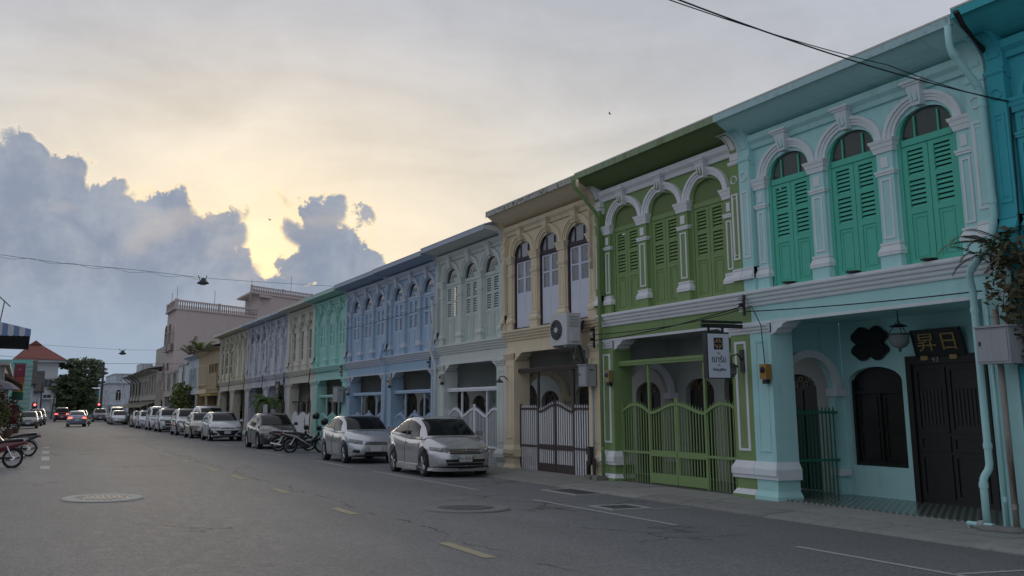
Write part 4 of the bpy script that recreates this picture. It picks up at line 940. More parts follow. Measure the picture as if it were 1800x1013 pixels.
def car(label, loc, heading, kind, pm, face='sedan', lod=0, plate=None, brake=False, group='cars parked along the kerb', kit=False, emblem=None):
    K = KINDS[kind]; L, Wd, wr = K['L'], K['W'], K['wr']; hl = L/2; deck, roof = K['deck'], K['roof']
    t = thing('car', label, 'car', loc, heading, group)
    def pl(x):
        u = min(1, abs(x)/hl); n = 5.2 if x > 0 else 6.5; return max(0, 1-u**n)**(1/n)
    def zbot(x):
        z = .2+.08*max(0, (abs(x)/hl-.8)/.2)
        for a in (K['fa'], K['ra']):
            d = abs(x-a); r = wr+.075
            if d < r: z = max(z, wr+math.sqrt(r*r-d*d))
        return z
    def rows(x):
        D_ = cr(deck, x); w = Wd/2*pl(x); zb = zbot(x)
        rr = [(0, zb), (.82, zb), (.945, zb+.012), (.968, zb+.05), (.985, .38), (1.0, .56), (.992, .70), (.972, D_-.14), (.935, D_-.06), (.87, D_-.012), (.72, D_+.012), (.4, D_+.03), (0, D_+.036)]
        out = []; zl = zb
        for i, (f, z) in enumerate(rr):
            zl = max(zl, min(z, D_+.036)) if i else zb
            out.append((w*f, zl))
        return out
    def sh(x, z):
        s_ = max(0, (abs(x)/hl-.5)/.5)**2
        k = .55*max(0, z-.58)+.45*max(0, .34-z) if x > 0 else .5*max(0, z-.8)+.4*max(0, .36-z)
        return x-math.copysign(k*s_, x)
    n = 84 if lod == 0 else 44
    xs = [-hl+L*(i/n) for i in range(n+1)] + [s*(hl*(1-e)) for s in (-1, 1) for e in (.0008, .003, .007, .014)]
    for a in (K['fa'], K['ra']): xs += [a-wr-.0751, a-wr-.0749, a-wr-.07, a+wr+.0751, a+wr+.0749, a+wr+.07]
    xs = sorted(set(xs)); ring = []
    for x in xs:
        r = rows(x); ring.append([(sh(x, z), y, z) for y, z in r]+[(sh(x, z), -y, z) for y, z in r[::-1]])
    b = MB(); m = len(ring[0]); b.v = [p for q in ring for p in q]
    b.f = [(i*m+j, i*m+j+1, (i+1)*m+j+1, (i+1)*m+j) for i in range(len(xs)-1) for j in range(m-1) if j != m//2-1]
    b.build('body', pm, t, True, True)
    def hwid(x, z):
        r = rows(x)
        for i in range(3, len(r)-1):
            if r[i][1] <= z <= r[i+1][1]+1e-9:
                u = 0 if r[i+1][1]-r[i][1] < 1e-6 else (z-r[i][1])/(r[i+1][1]-r[i][1]); return r[i][0]+(r[i+1][0]-r[i][0])*u
        return r[3][0] if z < r[3][1] else 0
    def front(y, z, s=1, off=.01):
        lo, hi = hl*.35, hl
        for _ in range(22):
            md = (lo+hi)/2
            if hwid(s*md, z) > abs(y): lo = md
            else: hi = md
        x = sh(s*lo, z); return (x+s*off, y+math.copysign(off*.6, y) if abs(y) > .3 else y, z)
    def patch(c, name, m_, s=1, nx=10, nz=4, off=.01, parent=t):
        (y0, z0), (y1, z1), (y2, z2), (y3, z3) = c; mb = MB()
        for i in range(nz+1):
            for j in range(nx+1):
                u, v = j/nx, i/nz
                y = (y0*(1-u)+y1*u)*(1-v)+(y3*(1-u)+y2*u)*v; z = (z0*(1-u)+z1*u)*(1-v)+(z3*(1-u)+z2*u)*v
                mb.v.append(front(y, z, s, off))
        mb.f = [(i*(nx+1)+j, i*(nx+1)+j+1, (i+1)*(nx+1)+j+1, (i+1)*(nx+1)+j) for i in range(nz) for j in range(nx)]
        return mb.build(name, m_, parent, True)
    # cabin
    xr, xf = roof[0][0], roof[-1][0]
    FR = [(0, 0), (.3, .16), (.62, .42), (.86, .80), (.955, .97), (.99, 1.25), (1.0, 1.6), (1.0, 2.0)]
    def crow(x):
        zt = cr(roof, x); zd = min(cr(deck, x)-.03, zt); e = min(1, min(x-xr, xf-x)/.55); e = e*e*(3-2*e) if e > 0 else 0
        yb = Wd/2*.925; yt = Wd/2*(.80-.10*e); out = []
        for f, g_ in FR:
            if g_ <= 1: y = yb+(yt-yb)*g_
            else: y = yt*(2-g_)
            out.append((y, zd+(zt-zd)*f))
        return out
    cx = [xr+(xf-xr)*i/(40 if lod == 0 else 22) for i in range((40 if lod == 0 else 22)+1)]; cm = MB(); rg = []
    for x in cx: r = crow(x); rg.append([(x, y, z) for y, z in r]+[(x, -y, z) for y, z in r[-2::-1]])
    m = len(rg[0]); cm.v = [p for q in rg for p in q]; cm.f = [(i*m+j, i*m+j+1, (i+1)*m+j+1, (i+1)*m+j) for i in range(len(cx)-1) for j in range(m-1)]
    cm.build('cabin', pm, t, True)
    def side(x, f, s, off=.007):
        r = crow(x); 
        for i in range(len(FR)-1):
            if FR[i][0] <= f <= FR[i+1][0]:
                u = (f-FR[i][0])/(FR[i+1][0]-FR[i][0]); y = r[i][0]+(r[i+1][0]-r[i][0])*u; z = r[i][1]+(r[i+1][1]-r[i][1])*u; return (x, s*(y+off), z+off*.5)
    def wpatch(xa, xb, xc, xd, s, f0=.16, f1=.80, nx=8, nf=5):
        mb = MB()
        for i in range(nf+1):
            for j in range(nx+1):
                u, v = j/nx, i/nf; x = (xa*(1-u)+xb*u)*(1-v)+(xd*(1-u)+xc*u)*v; mb.v.append(side(x, f0+(f1-f0)*v, s))
        mb.f = [(i*(nx+1)+j, i*(nx+1)+j+1, (i+1)*(nx+1)+j+1, (i+1)*(nx+1)+j) for i in range(nf) for j in range(nx)]
        return mb
    def slab(x):
        return cr(roof, x)
    for s in (-1, 1):
        wpatch(K['bp']+.04, xf-.38, xf-.62, K['bp']+.02, s).build('side_window', CARGLASS, t, True)
        wpatch(K['rp']+.06, K['bp']-.05, K['bp']-.05, K['rp']+.24, s).build('side_window', CARGLASS, t, True)
        wpatch(K['bp']-.052, K['bp']+.042, K['bp']+.022, K['bp']-.052, s, .12, .84, 2, 5).build('door_pillar', TRIMB, t, True)
        if lod == 0: wpatch(xr+.36 if kind != 'hatch' else xr+.3, K['rp']+.0, K['rp']+.17, K['rp']+.1, s, .2, .72, 4, 4).build('quarter_window', CARGLASS, t, True)
    def screen(x0, x1, name):
        mb = MB(); nx, ny = 12, 12
        for i in range(nx+1):
            x = x0+(x1-x0)*i/nx; r = crow(x)
            for j in range(ny+1):
                y = (j/ny*2-1)*r[4][0]*.965; ay = abs(y)
                z = r[-1][1]
                for k in range(4, len(r)-1):
                    if r[k+1][0] <= ay <= r[k][0]+1e-6: u = (r[k][0]-ay)/max(1e-6, r[k][0]-r[k+1][0]); z = r[k][1]+(r[k+1][1]-r[k][1])*u
                mb.v.append((x+(.012 if x0 > 0 else -.012), y, z+.012))
        mb.f = [(i*(ny+1)+j, i*(ny+1)+j+1, (i+1)*(ny+1)+j+1, (i+1)*(ny+1)+j) for i in range(nx) for j in range(ny)]
        return mb.build(name, CARGLASS, t, True)
    screen(xf-.1, xf-.86, 'windscreen')
    sc_r = {'hatch': (xr+.03, xr+.3), 'suv': (xr+.03, xr+.32), 'van': (xr+.03, xr+.25)}.get(kind, (xr+.1, xr+.78)); screen(sc_r[0], sc_r[1], 'rear_window')
    # wheels
    ty, ri, bk = wheel_meshes(wr)
    for a in (K['fa'], K['ra']):
        for s in (-1, 1):
            w = link('wheel', ty, t, (a, s*(Wd/2-.115), wr)); w.rotation_euler = (0, random.uniform(0, 1), 0 if s > 0 else math.pi)
            link('rim', ri, w); link('brake_disc', bk, w)
    u = MB(); u.box(-hl*.86, hl*.84, -Wd*.36, Wd*.36, .21, .5)  # near-black box added inside the shell to block light
    for a in (K['fa'], K['ra']): u.box(a-.45, a+.45, -Wd/2+.26, Wd/2-.26, .3, .72)
    u.build('underbody_blocker', mat('underbody_blocker', (.01, .01, .01), .9), t)
    for s in (-1, 1):
        xm = xf-.42; q = side(xm, .16, s); mb = MB()
        mb.frus((xm-.05, xm+.07, min(q[1], q[1]+s*.2)+.04*(s > 0), max(q[1], q[1]+s*.2)-.04*(s < 0)), q[2]+.0, (xm-.03, xm+.04, min(q[1], q[1]+s*.2)+.05*(s > 0), max(q[1], q[1]+s*.2)-.05*(s < 0)), q[2]+.13); mb.build('wing_mirror', pm, t)
        if lod == 0:
            sm = MB(); D0 = .93
            for x in (K['bp'], K['rp']+.12, xf-.28): sm.tube([(x, s*(hwid(x, z)+.002), z) for z in (.28, .4, .55, .7, .82, D0-.02)], .006, 4)
            sm.tube([(x, s*(hwid(x, .27)+.002), .27) for x in (K['rp']+.3, -.5, 0, .5, xf-.28)], .006, 4); sm.build('door_seam', TRIMB, t)
            for x in (K['bp']+.12, K['rp']+.27): MB().box(x-.09, x+.09, s*(hwid(x, .82))-.015+.012*s, s*(hwid(x, .82))+.015+.012*s, .80, .83).build('door_handle', pm if face != 'city' else CHROME, t)
    # front end
    w = Wd/2
    F_ = face
    hz = .67 if kind in ('sedan', 'sedan2', 'hatch') else .84
    for s in (-1, 1):
        c = {'city': [(.44, hz-.05), (.80, hz+.0), (.775, hz+.07), (.36, hz+.045)], 'yaris': [(.42, hz+.0), (.80, hz+.02), (.77, hz+.09), (.36, hz+.05)], 'old': [(.40, hz-.09), (.80, hz-.06), (.74, hz+.06), (.45, hz+.06)]}.get(F_, [(.42, hz-.07), (.80, hz-.02), (.76, hz+.09), (.40, hz+.04)])
        patch([(s*a*w/.85, b2) for a, b2 in c], 'headlight', LAMP, 1, 10, 4, .012)
        if lod == 0:
            q = front(s*.6*w/.85, hz, 1, .016); MB().lathe([(0, .012), (.03, .01), (.042, 0)], 12, q, 'x').build('lamp_reflector', CHROME, t)
        patch([(s*.52, .33), (s*.70, .36), (s*.68, .44), (s*.50, .42)], 'fog_lamp', TRIMB if F_ != 'city' else pm, 1, 5, 3, .008)
        rz = .84 if kind in ('sedan', 'sedan2', 'hatch') else 1.0
        patch([(s*.45*w/.85, rz-.08), (s*.82*w/.85, rz-.10), (s*.80*w/.85, rz+.06), (s*.46*w/.85, rz+.07)], 'tail_light', TAILON if brake else TAILM, -1, 8, 4, .012)
    if F_ == 'city':
        patch([(-.42, hz-.085), (.42, hz-.085), (.36, hz+.03), (-.36, hz+.03)], 'grille', TRIMB, 1, 12, 4, .010)
        for k, zz in enumerate((hz-.05, hz-.015, hz+.02)): patch([(-.40, zz-.008), (.40, zz-.008), (.40, zz+.006), (-.40, zz+.006)], 'grille_bar', CHROME, 1, 12, 1, .018)
        patch([(-.46, .30), (.46, .30), (.52, .45), (-.52, .45)], 'lower_grille', TRIMB, 1, 12, 4, .010); patch([(-.47, .365), (.47, .365), (.48, .38), (-.48, .38)], 'lower_bar', CHROME, 1, 12, 1, .016)
    elif F_ == 'yaris':
        patch([(-.40, hz-.02), (.40, hz-.02), (.30, hz+.03), (-.30, hz+.03)], 'grille', TRIMB, 1, 12, 3, .010)
        patch([(-.34, .30), (.34, .30), (.62, .56), (-.62, .56)], 'lower_grille', TRIMB, 1, 14, 5, .010)
        for s in (-1, 1): patch([(s*.62, .28), (s*.80, .34), (s*.78, .58), (s*.76, .56)], 'side_vent', TRIMB, 1, 5, 4, .010)
    elif F_ == 'old':
        patch([(-.30, hz-.04), (.30, hz-.04), (.28, hz+.05), (-.28, hz+.05)], 'grille', TRIMB, 1, 10, 3, .010); patch([(-.45, .30), (.45, .30), (.5, .42), (-.5, .42)], 'lower_grille', TRIMB, 1, 10, 3, .010)
    elif F_ == 'suv':
        patch([(-.50, .45), (.50, .45), (.58, hz+.02), (-.58, hz+.02)], 'grille', TRIMB, 1, 12, 5, .010); patch([(-.48, .30), (.48, .30), (.5, .38), (-.5, .38)], 'lower_grille', TRIMB, 1, 12, 2, .010)
        patch([(-.50, .62), (.50, .62), (.50, .635), (-.50, .635)], 'grille_bar', CHROME, 1, 10, 1, .018)
    else:
        patch([(-.36, hz-.08), (.36, hz-.08), (.32, hz+.0), (-.32, hz+.0)], 'grille', TRIMB, 1, 10, 3, .010)
        for zz in (hz-.055, hz-.025): patch([(-.33, zz-.006), (.33, zz-.006), (.33, zz+.006), (-.33, zz+.006)], 'grille_bar', CHROME, 1, 10, 1, .018)
        patch([(-.36, .28), (.36, .28), (.34, .37), (-.34, .37)], 'lower_grille', TRIMB, 1, 10, 3, .010)
    pz = .47 if F_ == 'city' else (.46 if kind != 'suv' else .55)
    p = front(0, pz, 1, .02)
    po = MB().box(p[0]-.015, p[0]+.006, -.17, .17, pz-.075, pz+.075).build('number_plate', PLATEW, t)
    if plate: text_mesh(plate, .115, TRIMB, po, (p[0]+.009, 0, pz), eul((0, 1, 0), (0, 0, 1)), 'plate_lettering', .001)
    q = front(0, .62 if kind != 'suv' else .75, -1, .02); MB().box(q[0]-.006, q[0]+.015, -.17, .17, q[2]-.075, q[2]+.075).build('number_plate', PLATEW, t)
    if emblem == 'h':
        x = front(0, hz-.02, 1, .024)[0]; e = MB(); z = hz-.02
        plate_ = [(-.045, -.04), (.045, -.04), (.055, .04), (-.055, .04)]
        e.tube([(x, a, z+b2) for a, b2 in plate_], .006, 5, True)
        for sy in (-1, 1): e.tube([(x, sy*.022, z-.032), (x, sy*.03, z+.034)], .007, 5)
        e.tube([(x, -.025, z), (x, .025, z)], .006, 5); e.build('emblem', CHROME, t)
    elif emblem == 'oval':
        x = front(0, hz+.02, 1, .02)[0]; e = MB(); e.tube([(x, .06*math.cos(2*math.pi*i/16), hz+.02+.04*math.sin(2*math.pi*i/16)) for i in range(16)], .006, 5, True); e.tube([(x, .025*math.cos(2*math.pi*i/12), hz+.02+.036*math.sin(2*math.pi*i/12)) for i in range(12)], .005, 5, True); e.build('emblem', CHROME, t)
    if kit:
        for s in (-1, 1):
            mb = MB(); mb.ext([(s*(w-.06), .15), (s*(w+.015), .15), (s*(w+.02), .2), (s*(w-.0), .29), (s*(w-.06), .29)], K['ra']+.42, K['fa']-.42, 'x'); mb.build('side_skirt', pm, t)
            patch([(s*.10, .16), (s*.80, .17), (s*.83, .25), (s*.20, .235)], 'bumper_lip', pm, 1, 10, 3, .035)
        patch([(-.80, .16), (.80, .16), (.70, .2), (-.70, .2)], 'chin_lip', pm, 1, 14, 2, .035)
    if lod == 0: MB().tube([(-.9, 0, cr(roof, -.9)), (-1.0, 0, cr(roof, -.9)+.16)], .006, 5).build('aerial', TRIMB, t)
    return t
SIL = carpaint('silver', (.58, .57, .58), .24, .65); SIL2 = carpaint('pale_silver', (.58, .59, .62), .24, .6); WHT = carpaint('white', (.62, .64, .67), .25, .0); BLKP = carpaint('charcoal', (.05, .05, .05), .22, .3); BGE = carpaint('champagne', (.44, .41, .36)); GRYP = carpaint('gunmetal', (.16, .165, .175)); REDP = carpaint('dark_red', (.10, .02, .025)); BLGR = carpaint('blue_grey', (.22, .25, .32))
DN = R(-90); UP = R(90)
def cloc(x, y): return (x, y, gz(y)+(RW(x) if x < 10.9 else 0)-.008)
car('silver sedan with sporty bumper and number plate, nearest of the parked row', cloc(10.30, 29.75), DN, 'sedan', SIL, 'city', 0, 'กบ 6554', kit=True, emblem='h')
car('pale silver rounded sedan parked right behind the nearest silver sedan', cloc(10.28, 37.6), DN, 'sedan2', SIL2, 'vios', 0, emblem='oval')
car('charcoal older sedan parked behind the motorbikes', cloc(10.2, 51.7), DN, 'sedan', BLKP, 'old', 0)
car('white hatchback with large black V shaped grille', cloc(10.1, 64.8), DN, 'hatch', WHT, 'yaris', 0, emblem='oval')
car('grey silver van half hidden behind the white hatchback', cloc(10.95, 75.5), DN, 'van', SIL2, 'suv', 1)
car('champagne sedan parked left of the white hatchback', cloc(9.95, 71.2), DN, 'sedan2', BGE, 'old', 1)
car('grey silver tall car between the champagne sedan and the white crossovers', cloc(10.15, 79.3), DN, 'suv', SIL, 'suv', 1)
car('white crossover with wide dark grille', cloc(10.25, 90.6), DN, 'suv', WHT, 'suv', 1)
car('tall white utility car behind the white crossover', cloc(10.3, 98.2), DN, 'van', WHT, 'suv', 1)
car('small white car beyond the tall white utility car', cloc(10.2, 106.5), DN, 'hatch', WHT, 'vios', 1)
car('beige white small car farthest of the near parked row', cloc(10.3, 114), DN, 'sedan2', BGE, 'old', 1)
car('light silver sedan parked alone at the far kerb corner', cloc(9.75, 133), DN, 'sedan', SIL2, 'vios', 1, group='cars at the far crossing')
car('white van roof showing above the far silver sedan', cloc(10.1, 141), DN, 'van', WHT, 'vios', 1, group='cars at the far crossing')
car('dark grey car at the far crossing', cloc(9.5, 162), DN, 'suv', GRYP, 'suv', 1, group='cars at the far crossing')
car('pale grey car farthest away at the crossing', cloc(9.0, 200), DN, 'sedan', SIL2, 'vios', 1, group='cars at the far crossing')
car('blue grey sedan driving away with red tail lights lit', cloc(4.95, 120), UP, 'sedan', BLGR, 'vios', 1, brake=True, group='cars driving away')
car('dark red pickup like car driving far ahead with lit tail lights', cloc(4.95, 166), UP, 'van', REDP, 'suv', 1, brake=True, group='cars driving away')
car('dark green grey sedan parked at the left kerb', cloc(.62, 112.5), DN, 'sedan', GRYP, 'old', 1, group='cars parked on the left')
car('blue grey saloon behind the dark sedan on the left', cloc(1.2, 127), DN, 'sedan2', BLGR, 'vios', 1, group='cars parked on the left')
car('grey car farthest of the left kerb cars', cloc(1.6, 136), DN, 'suv', GRYP, 'suv', 1, group='cars parked on the left')

# ---------------------------------------------------------------- motorbikes
def motorbike(label, loc, heading, pm, lean=7, light=None, lod=0, rim=None, group='parked motorbikes'):
    t = thing('motorbike', label, 'motorbike', loc, heading, group); t.rotation_euler = (R(lean), 0, heading)
    rw = .285; rim = rim or ALLOY
    for x in (.62, -.60):
        w = MB().tube([(rw*.9*math.cos(2*math.pi*i/26), 0, rw*.9*math.sin(2*math.pi*i/26)) for i in range(26)], .038, 8, True).build('tyre', RUBBER, t, True); w.location = (x, 0, rw)
        MB().tube([(rw*.74*math.cos(2*math.pi*i/26), 0, rw*.74*math.sin(2*math.pi*i/26)) for i in range(26)], .016, 6, True).build('rim', rim, w, True)
        sp = MB()
        for i in range(14):
            a = 2*math.pi*i/14; sp.tube([(.04*math.cos(a+.6), .025*(-1)**i, .04*math.sin(a+.6)), (rw*.74*math.cos(a), 0, rw*.74*math.sin(a))], .003, 4)
        sp.lathe([(.0, -.05), (.06, -.045), (.065, .045), (0, .05)], 12, ax='y'); o = sp.build('spokes_and_hub', CHROME, w); o['kind'] = 'stuff'
    b = MB(); b.tube([(.50, 0, .80), (.40, 0, .62), (.22, 0, .44), (.02, 0, .40)], [.05, .075, .085, .07], 8); b.build('leg_shield_tube', pm, t, True)
    ls = MB()
    for s in (-1, 1): ls.add([(.52, s*.03, .88), (.44, s*.2, .72), (.30, s*.22, .38), (.20, s*.14, .28), (.36, s*.05, .45)], [(0,1,2,3,4)])
    ls.build('leg_shield', pm, t)
    tl = MB()
    st_ = [(-.05, .11, .40, .60), (-.25, .14, .44, .70), (-.5, .13, .52, .74), (-.75, .10, .62, .77), (-.93, .05, .70, .78)]
    v = []
    for (x, w, z0, z1) in st_: v += [(x, -w*.7, z0), (x, -w, (z0+z1)/2), (x, -w*.8, z1), (x, w*.8, z1), (x, w, (z0+z1)/2), (x, w*.7, z0)]
    tl.add(v, [(6*i+j, 6*i+(j+1) % 6, 6*i+6+(j+1) % 6, 6*i+6+j) for i in range(4) for j in range(6)]+[(0,1,2,3,4,5), (24,25,26,27,28,29)]); tl.build('tail_cowl', pm, t)
    se = MB(); v = []
    for (x, w, z0, z1) in ((.12, .09, .64, .68), (-.1, .13, .68, .745), (-.35, .14, .74, .79), (-.6, .13, .76, .835), (-.84, .09, .77, .83)): v += [(x, -w, z0), (x, -w*.85, z1), (x, w*.85, z1), (x, w, z0)]
    se.add(v, [(4*i+j, 4*i+(j+1) % 4, 4*i+4+(j+1) % 4, 4*i+4+j) for i in range(4) for j in range(4)]+[(0,1,2,3), (16,17,18,19)]); se.build('seat', mat('seat_vinyl', (.018, .017, .017), .45, .2, 10), t, True)
    if light: 
        m2 = MB()
        for s in (-1, 1): m2.tube([(.2, s*.15, .30), (-.1, s*.145, .48), (-.4, s*.15, .66), (-.9, s*.08, .77)], [.015, .03, .022, .01], 6)
        m2.build('side_trim', light, t, True)
    en = MB(); en.box(-.22, .16, -.11, .11, .20, .40); en.lathe([(.0, -.15), (.11, -.14), (.12, .14), (0, .15)], 14, (-.12, 0, .28), 'y'); en.tube([(.12, 0, .32), (.30, 0, .34)], .075, 8); en.build('engine', mat('engine_metal', (.07, .07, .075), .4, .3, 20, metal=.6), t)
    for s in (-1, 1):
        MB().tube([(-.15, s*.1, .3), (-.60, s*.09, rw)], .022, 6).build('swing_arm', IRON, t); MB().tube([(-.57, s*.1, rw+.03), (-.42, s*.11, .62)], .028, 8).build('shock_absorber', CHROME, t)
    MB().tube([(.1, -.12, .24), (-.25, -.14, .2), (-.5, -.15, .27), (-.92, -.15, .36)], [.018, .02, .045, .045], 8).build('exhaust', CHROME if not light else IRON, t, True)
    for s in (-1, 1): MB().tube([(.62, s*.07, rw), (.52, s*.07, .72), (.48, s*.06, .86)], .022, 6).build('fork', CHROME, t)
    hb = MB(); hb.tube([(.40, -.34, 1.0), (.45, -.2, 1.0), (.47, 0, .95), (.45, .2, 1.0), (.40, .34, 1.0)], .013, 6); hb.build('handlebar', IRON, t)
    MB().frus((.40, .62, -.10, .10), .86, (.40, .56, -.13, .13), 1.02).build('headlight_cowl', pm, t); MB().lathe([(0, .0), (.075, -.01), (.07, -.03)], 14, (.60, 0, .94), 'x').build('headlight', LAMP, t)
    for s in (-1, 1):
        MB().tube([(.43, s*.26, 1.0), (.40, s*.30, 1.20)], .007, 5).build('mirror_stem', IRON, t); MB().lathe([(0, .018), (.05, .012), (.065, 0), (.06, -.004), (0, -.006)], 12, (.40, s*.31, 1.24), 'x').build('mirror', IRON, t)
        MB().tube([(.40, s*.24, 1.0), (.40, s*.35, 1.0)], .018, 8).build('grip', RUBBER, t)
    fd = MB(); fd.arc(.62, rw, rw*1.06, rw*1.10, -.06, .06, 20, 150, 10); fd.build('front_mudguard', pm, t)
    rd = MB(); rd.arc(-.60, rw, rw*1.12, rw*1.17, -.065, .065, 95, 185, 8); rd.build('rear_mudguard', PLASTIC, t)
    MB().box(-.99, -.93, -.07, .07, .68, .76).build('tail_lamp', TAILM, t)
    q = MB().box(-.005, .005, -.09, .09, -.085, .085).build('number_plate', PLATEW, t); q.location = (-.98, 0, .56); q.rotation_euler = (0, R(25), 0)
    MB().tube([(.0, .12, .26), (.02, .28, .03)], .014, 6).build('side_stand', IRON, t); mb = MB(); mb.tube([(.05, -.28, .25), (.05, .28, .25)], .014, 6); mb.build('foot_pegs', IRON, t)
    MB().tube([(-.5, -.1, .82), (-.9, -.12, .84), (-.98, 0, .84), (-.9, .12, .84), (-.5, .1, .82)], .012, 6).build('grab_rail', CHROME, t)
    return t
BK = carpaint('bike_black', (.018, .018, .02), .25, .1); BR = carpaint('bike_maroon', (.11, .012, .022), .25, .2); CRMT = mat('cream_trim', (.45, .43, .38), .4, .1, 8)
HD = R(0)
motorbike('black motorbike with cream side trim, nearer of the pair between the sedans', cloc(10.35, 45.5), R(-14), BK, 9, CRMT)
motorbike('black motorbike with chrome exhaust, farther of the pair between the sedans', cloc(10.3, 47.5), R(-14), BK, 9)
motorbike('maroon motorbike with white number plate parked at the left edge', cloc(-.72, 38.0), R(176), BR, 9)
motorbike('black motorbike parked beyond the maroon one on the left', cloc(-.24, 46.7), R(178), BK, 9)
motorbike('yellow motorbike riding ahead beside the blue grey sedan', cloc(6.3, 124), R(90), carpaint('bike_yellow', (.45, .32, .03), .3, .0), 0, group='motorbikes on the road')
def helmet(label, loc, rz, m):
    t = thing('helmet', label, 'helmet', loc, rz, 'helmets hung on the motorbikes')
    MB().lathe([(.10, -.12), (.125, -.08), (.14, 0), (.128, .07), (.09, .12), (.045, .142), (0, .148)], 18).build('shell', m, t, True)
    v = MB(); pr = [(.142, -.07), (.15, -.01), (.145, .05)]
    for i in range(9):
        a = R(-62+124*i/8)
        for r_, z in pr: v.v.append((r_*math.cos(a), r_*math.sin(a), z))
    v.f = [(3*i+j, 3*i+j+1, 3*i+4+j, 3*i+3+j) for i in range(8) for j in range(2)]; v.build('visor', CARGLASS, t, True)
    MB().tube([(.02, .1, -.1), (.03, .06, -.22), (.02, 0, -.26)], .01, 4).build('strap', CABLE, t)
HB = mat('helmet_black', (.02, .02, .024), .18, .2, 6, coat=.5)
helmet('black helmet with pale front hung on the nearer motorbike by the sedans', (10.75, 45.6, 1.38), R(200), HB)
helmet('dull black helmet on the farther right motorbike mirror', (10.95, 45.0, 1.16), R(210), mat('helmet_dull', (.03, .03, .035), .4, .2, 6))
# ================================================================ OTHER BUILDINGS (measured units, parented to a scaled root)
ROOFD = mat('dark_tile_roof', (.045, .04, .04), .85, .35, 3, .3, 8); ROOFR = mat('red_tile_roof', (.21, .065, .05), .85, .25, 2, .3, 6)
def root(name, label, cat, x, y, z=None, group=None):
    return thing(name, label, cat, tuple(w3(x, y, z or 0)), 0, group, FS)
def facewin(t, face, a0, a1, z0, z1, pos, frame, pane=GLASS, arch=False, depth=.06):
    """window on a wall: face 'x-' (street side) or 'y-' (facing the camera); frame proud of the wall, pane recessed in it"""
    fr = MB(); pn = MB(); w = .06
    def B(mb, a, b, p, q, c, d):
        if face == 'x-': mb.box(pos-q, pos-p, a, b, c, d)
        elif face == 'x+': mb.box(pos+p, pos+q, a, b, c, d)
        else: mb.box(a, b, pos-q, pos-p, c, d)
    B(fr, a0, a0+w, 0, depth, z0, z1); B(fr, a1-w, a1, 0, depth, z0, z1); B(fr, a0+w, a1-w, 0, depth, z1-w, z1); B(fr, a0-.05, a1+.05, 0, depth+.06, z0-.06, z0); B(fr, (a0+a1)/2-.02, (a0+a1)/2+.02, 0.01, depth*.8, z0, z1-w)
    o = fr.build('window', frame, t)
    B(pn, a0+w, a1-w, .0, .015, z0, z1-w); pn.build('pane', pane, o)
    if arch:
        c = (a0+a1)/2; r = (a1-a0)/2; q = MB()
        if face == 'y-': q.arc(c, z1, r-.06, r, pos-depth, pos, n=8); q.build('arch', frame, o); MB().fan(c, z1, r-.06, pos-.015, pos, 8).build('fan_pane', pane, o)
        else:
            v = []
            for i in range(9):
                a = math.pi*i/8; v += [(pos-depth, c+(r-.06)*math.cos(a), z1+(r-.06)*math.sin(a)), (pos-depth, c+r*math.cos(a), z1+r*math.sin(a)), (pos, c+r*math.cos(a), z1+r*math.sin(a)), (pos, c+(r-.06)*math.cos(a), z1+(r-.06)*math.sin(a))]
            q.add(v, [(4*i+j, 4*i+(j+1) % 4, 4*i+4+(j+1) % 4, 4*i+4+j) for i in range(8) for j in range(4)]); q.build('arch', frame, o)
            f = MB(); f.ext([(c+(r-.06)*math.cos(math.pi*i/8), z1+(r-.06)*math.sin(math.pi*i/8)) for i in range(9)], pos-.015, pos, 'x'); f.build('fan_pane', pane, o)
    return o
def rowhouse(label, Y0, Y1, ez, wall, roofm, wins, ground, trim=None, eave=.45, zoff=-.1, pipes=0, arches=False):
    """plainer shophouse further down the street; front in local x- direction at x=10.85"""
    t = root('shophouse', label, 'house', 10.85, Y0, zoff-.4, 'plain shophouses far down the row'); W = Y1-Y0; trim = trim or wall
    MB().box(0, 6, 0.002, W-.002, 3.2, ez-.25).build('upper_wall', wall, t)
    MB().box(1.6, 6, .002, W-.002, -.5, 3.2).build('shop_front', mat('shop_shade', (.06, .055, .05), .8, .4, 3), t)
    for a, b in ((.003, .42), (W-.42, W-.003)): MB().box(-.05, .45, a, b, -.6, 3.2).build('pier', wall, t)
    if W > 5: MB().box(-.05, .45, W/2-.25, W/2+.25, -.6, 3.2).build('pier', wall, t)
    MB().box(-.12, .0, .001, W-.001, 3.25, 3.55).build('string_course', trim, t)
    r = MB(); r.ext([(-eave, ez-.12), (-eave, ez), (2.6, ez+.62), (5.5, ez), (5.5, ez-.2)], 0, W, 'y'); r.build('roof', roofm, t)
    MB().ext([(-eave+.02, ez-.125), (0.0, ez-.3), (.05, ez-.3), (.05, ez-.125)], 0.01, W-.01, 'y').build('eave', trim, t)
    for a, b in wins: facewin(t, 'x-', a, b, 3.9, 5.3, 0, trim, arch=arches)
    for (a, b, m) in ground: MB().box(1.2, 1.3, a, b, -.4, 2.5).build('shop_door', m, t)
    for i in range(pipes):
        yy = W*(i+.5)/pipes; MB().tube([(-eave+.05, yy, ez-.2), (-.1, yy+.15, ez-.9), (-.1, yy, ez-1.2), (-.1, yy, 3.6), (-.2, yy+.1, 3.2), (-.12, yy, 2.9), (-.12, yy, -.3)], .045, 6).build('drainpipe', mat('dark_pipe', (.06, .06, .065), .6), t)
    return t
SHUT = mat('shop_shutter', (.25, .23, .2), .6, .2, 3)
t = rowhouse('tan brown shophouse with dark open windows and dark tiled eave', 52.8, 56.7, 6.45, TAN, ROOFD, [(.7, 1.6), (1.7, 2.6), (2.7, 3.4)], [(.6, 3.3, BLACKW)])
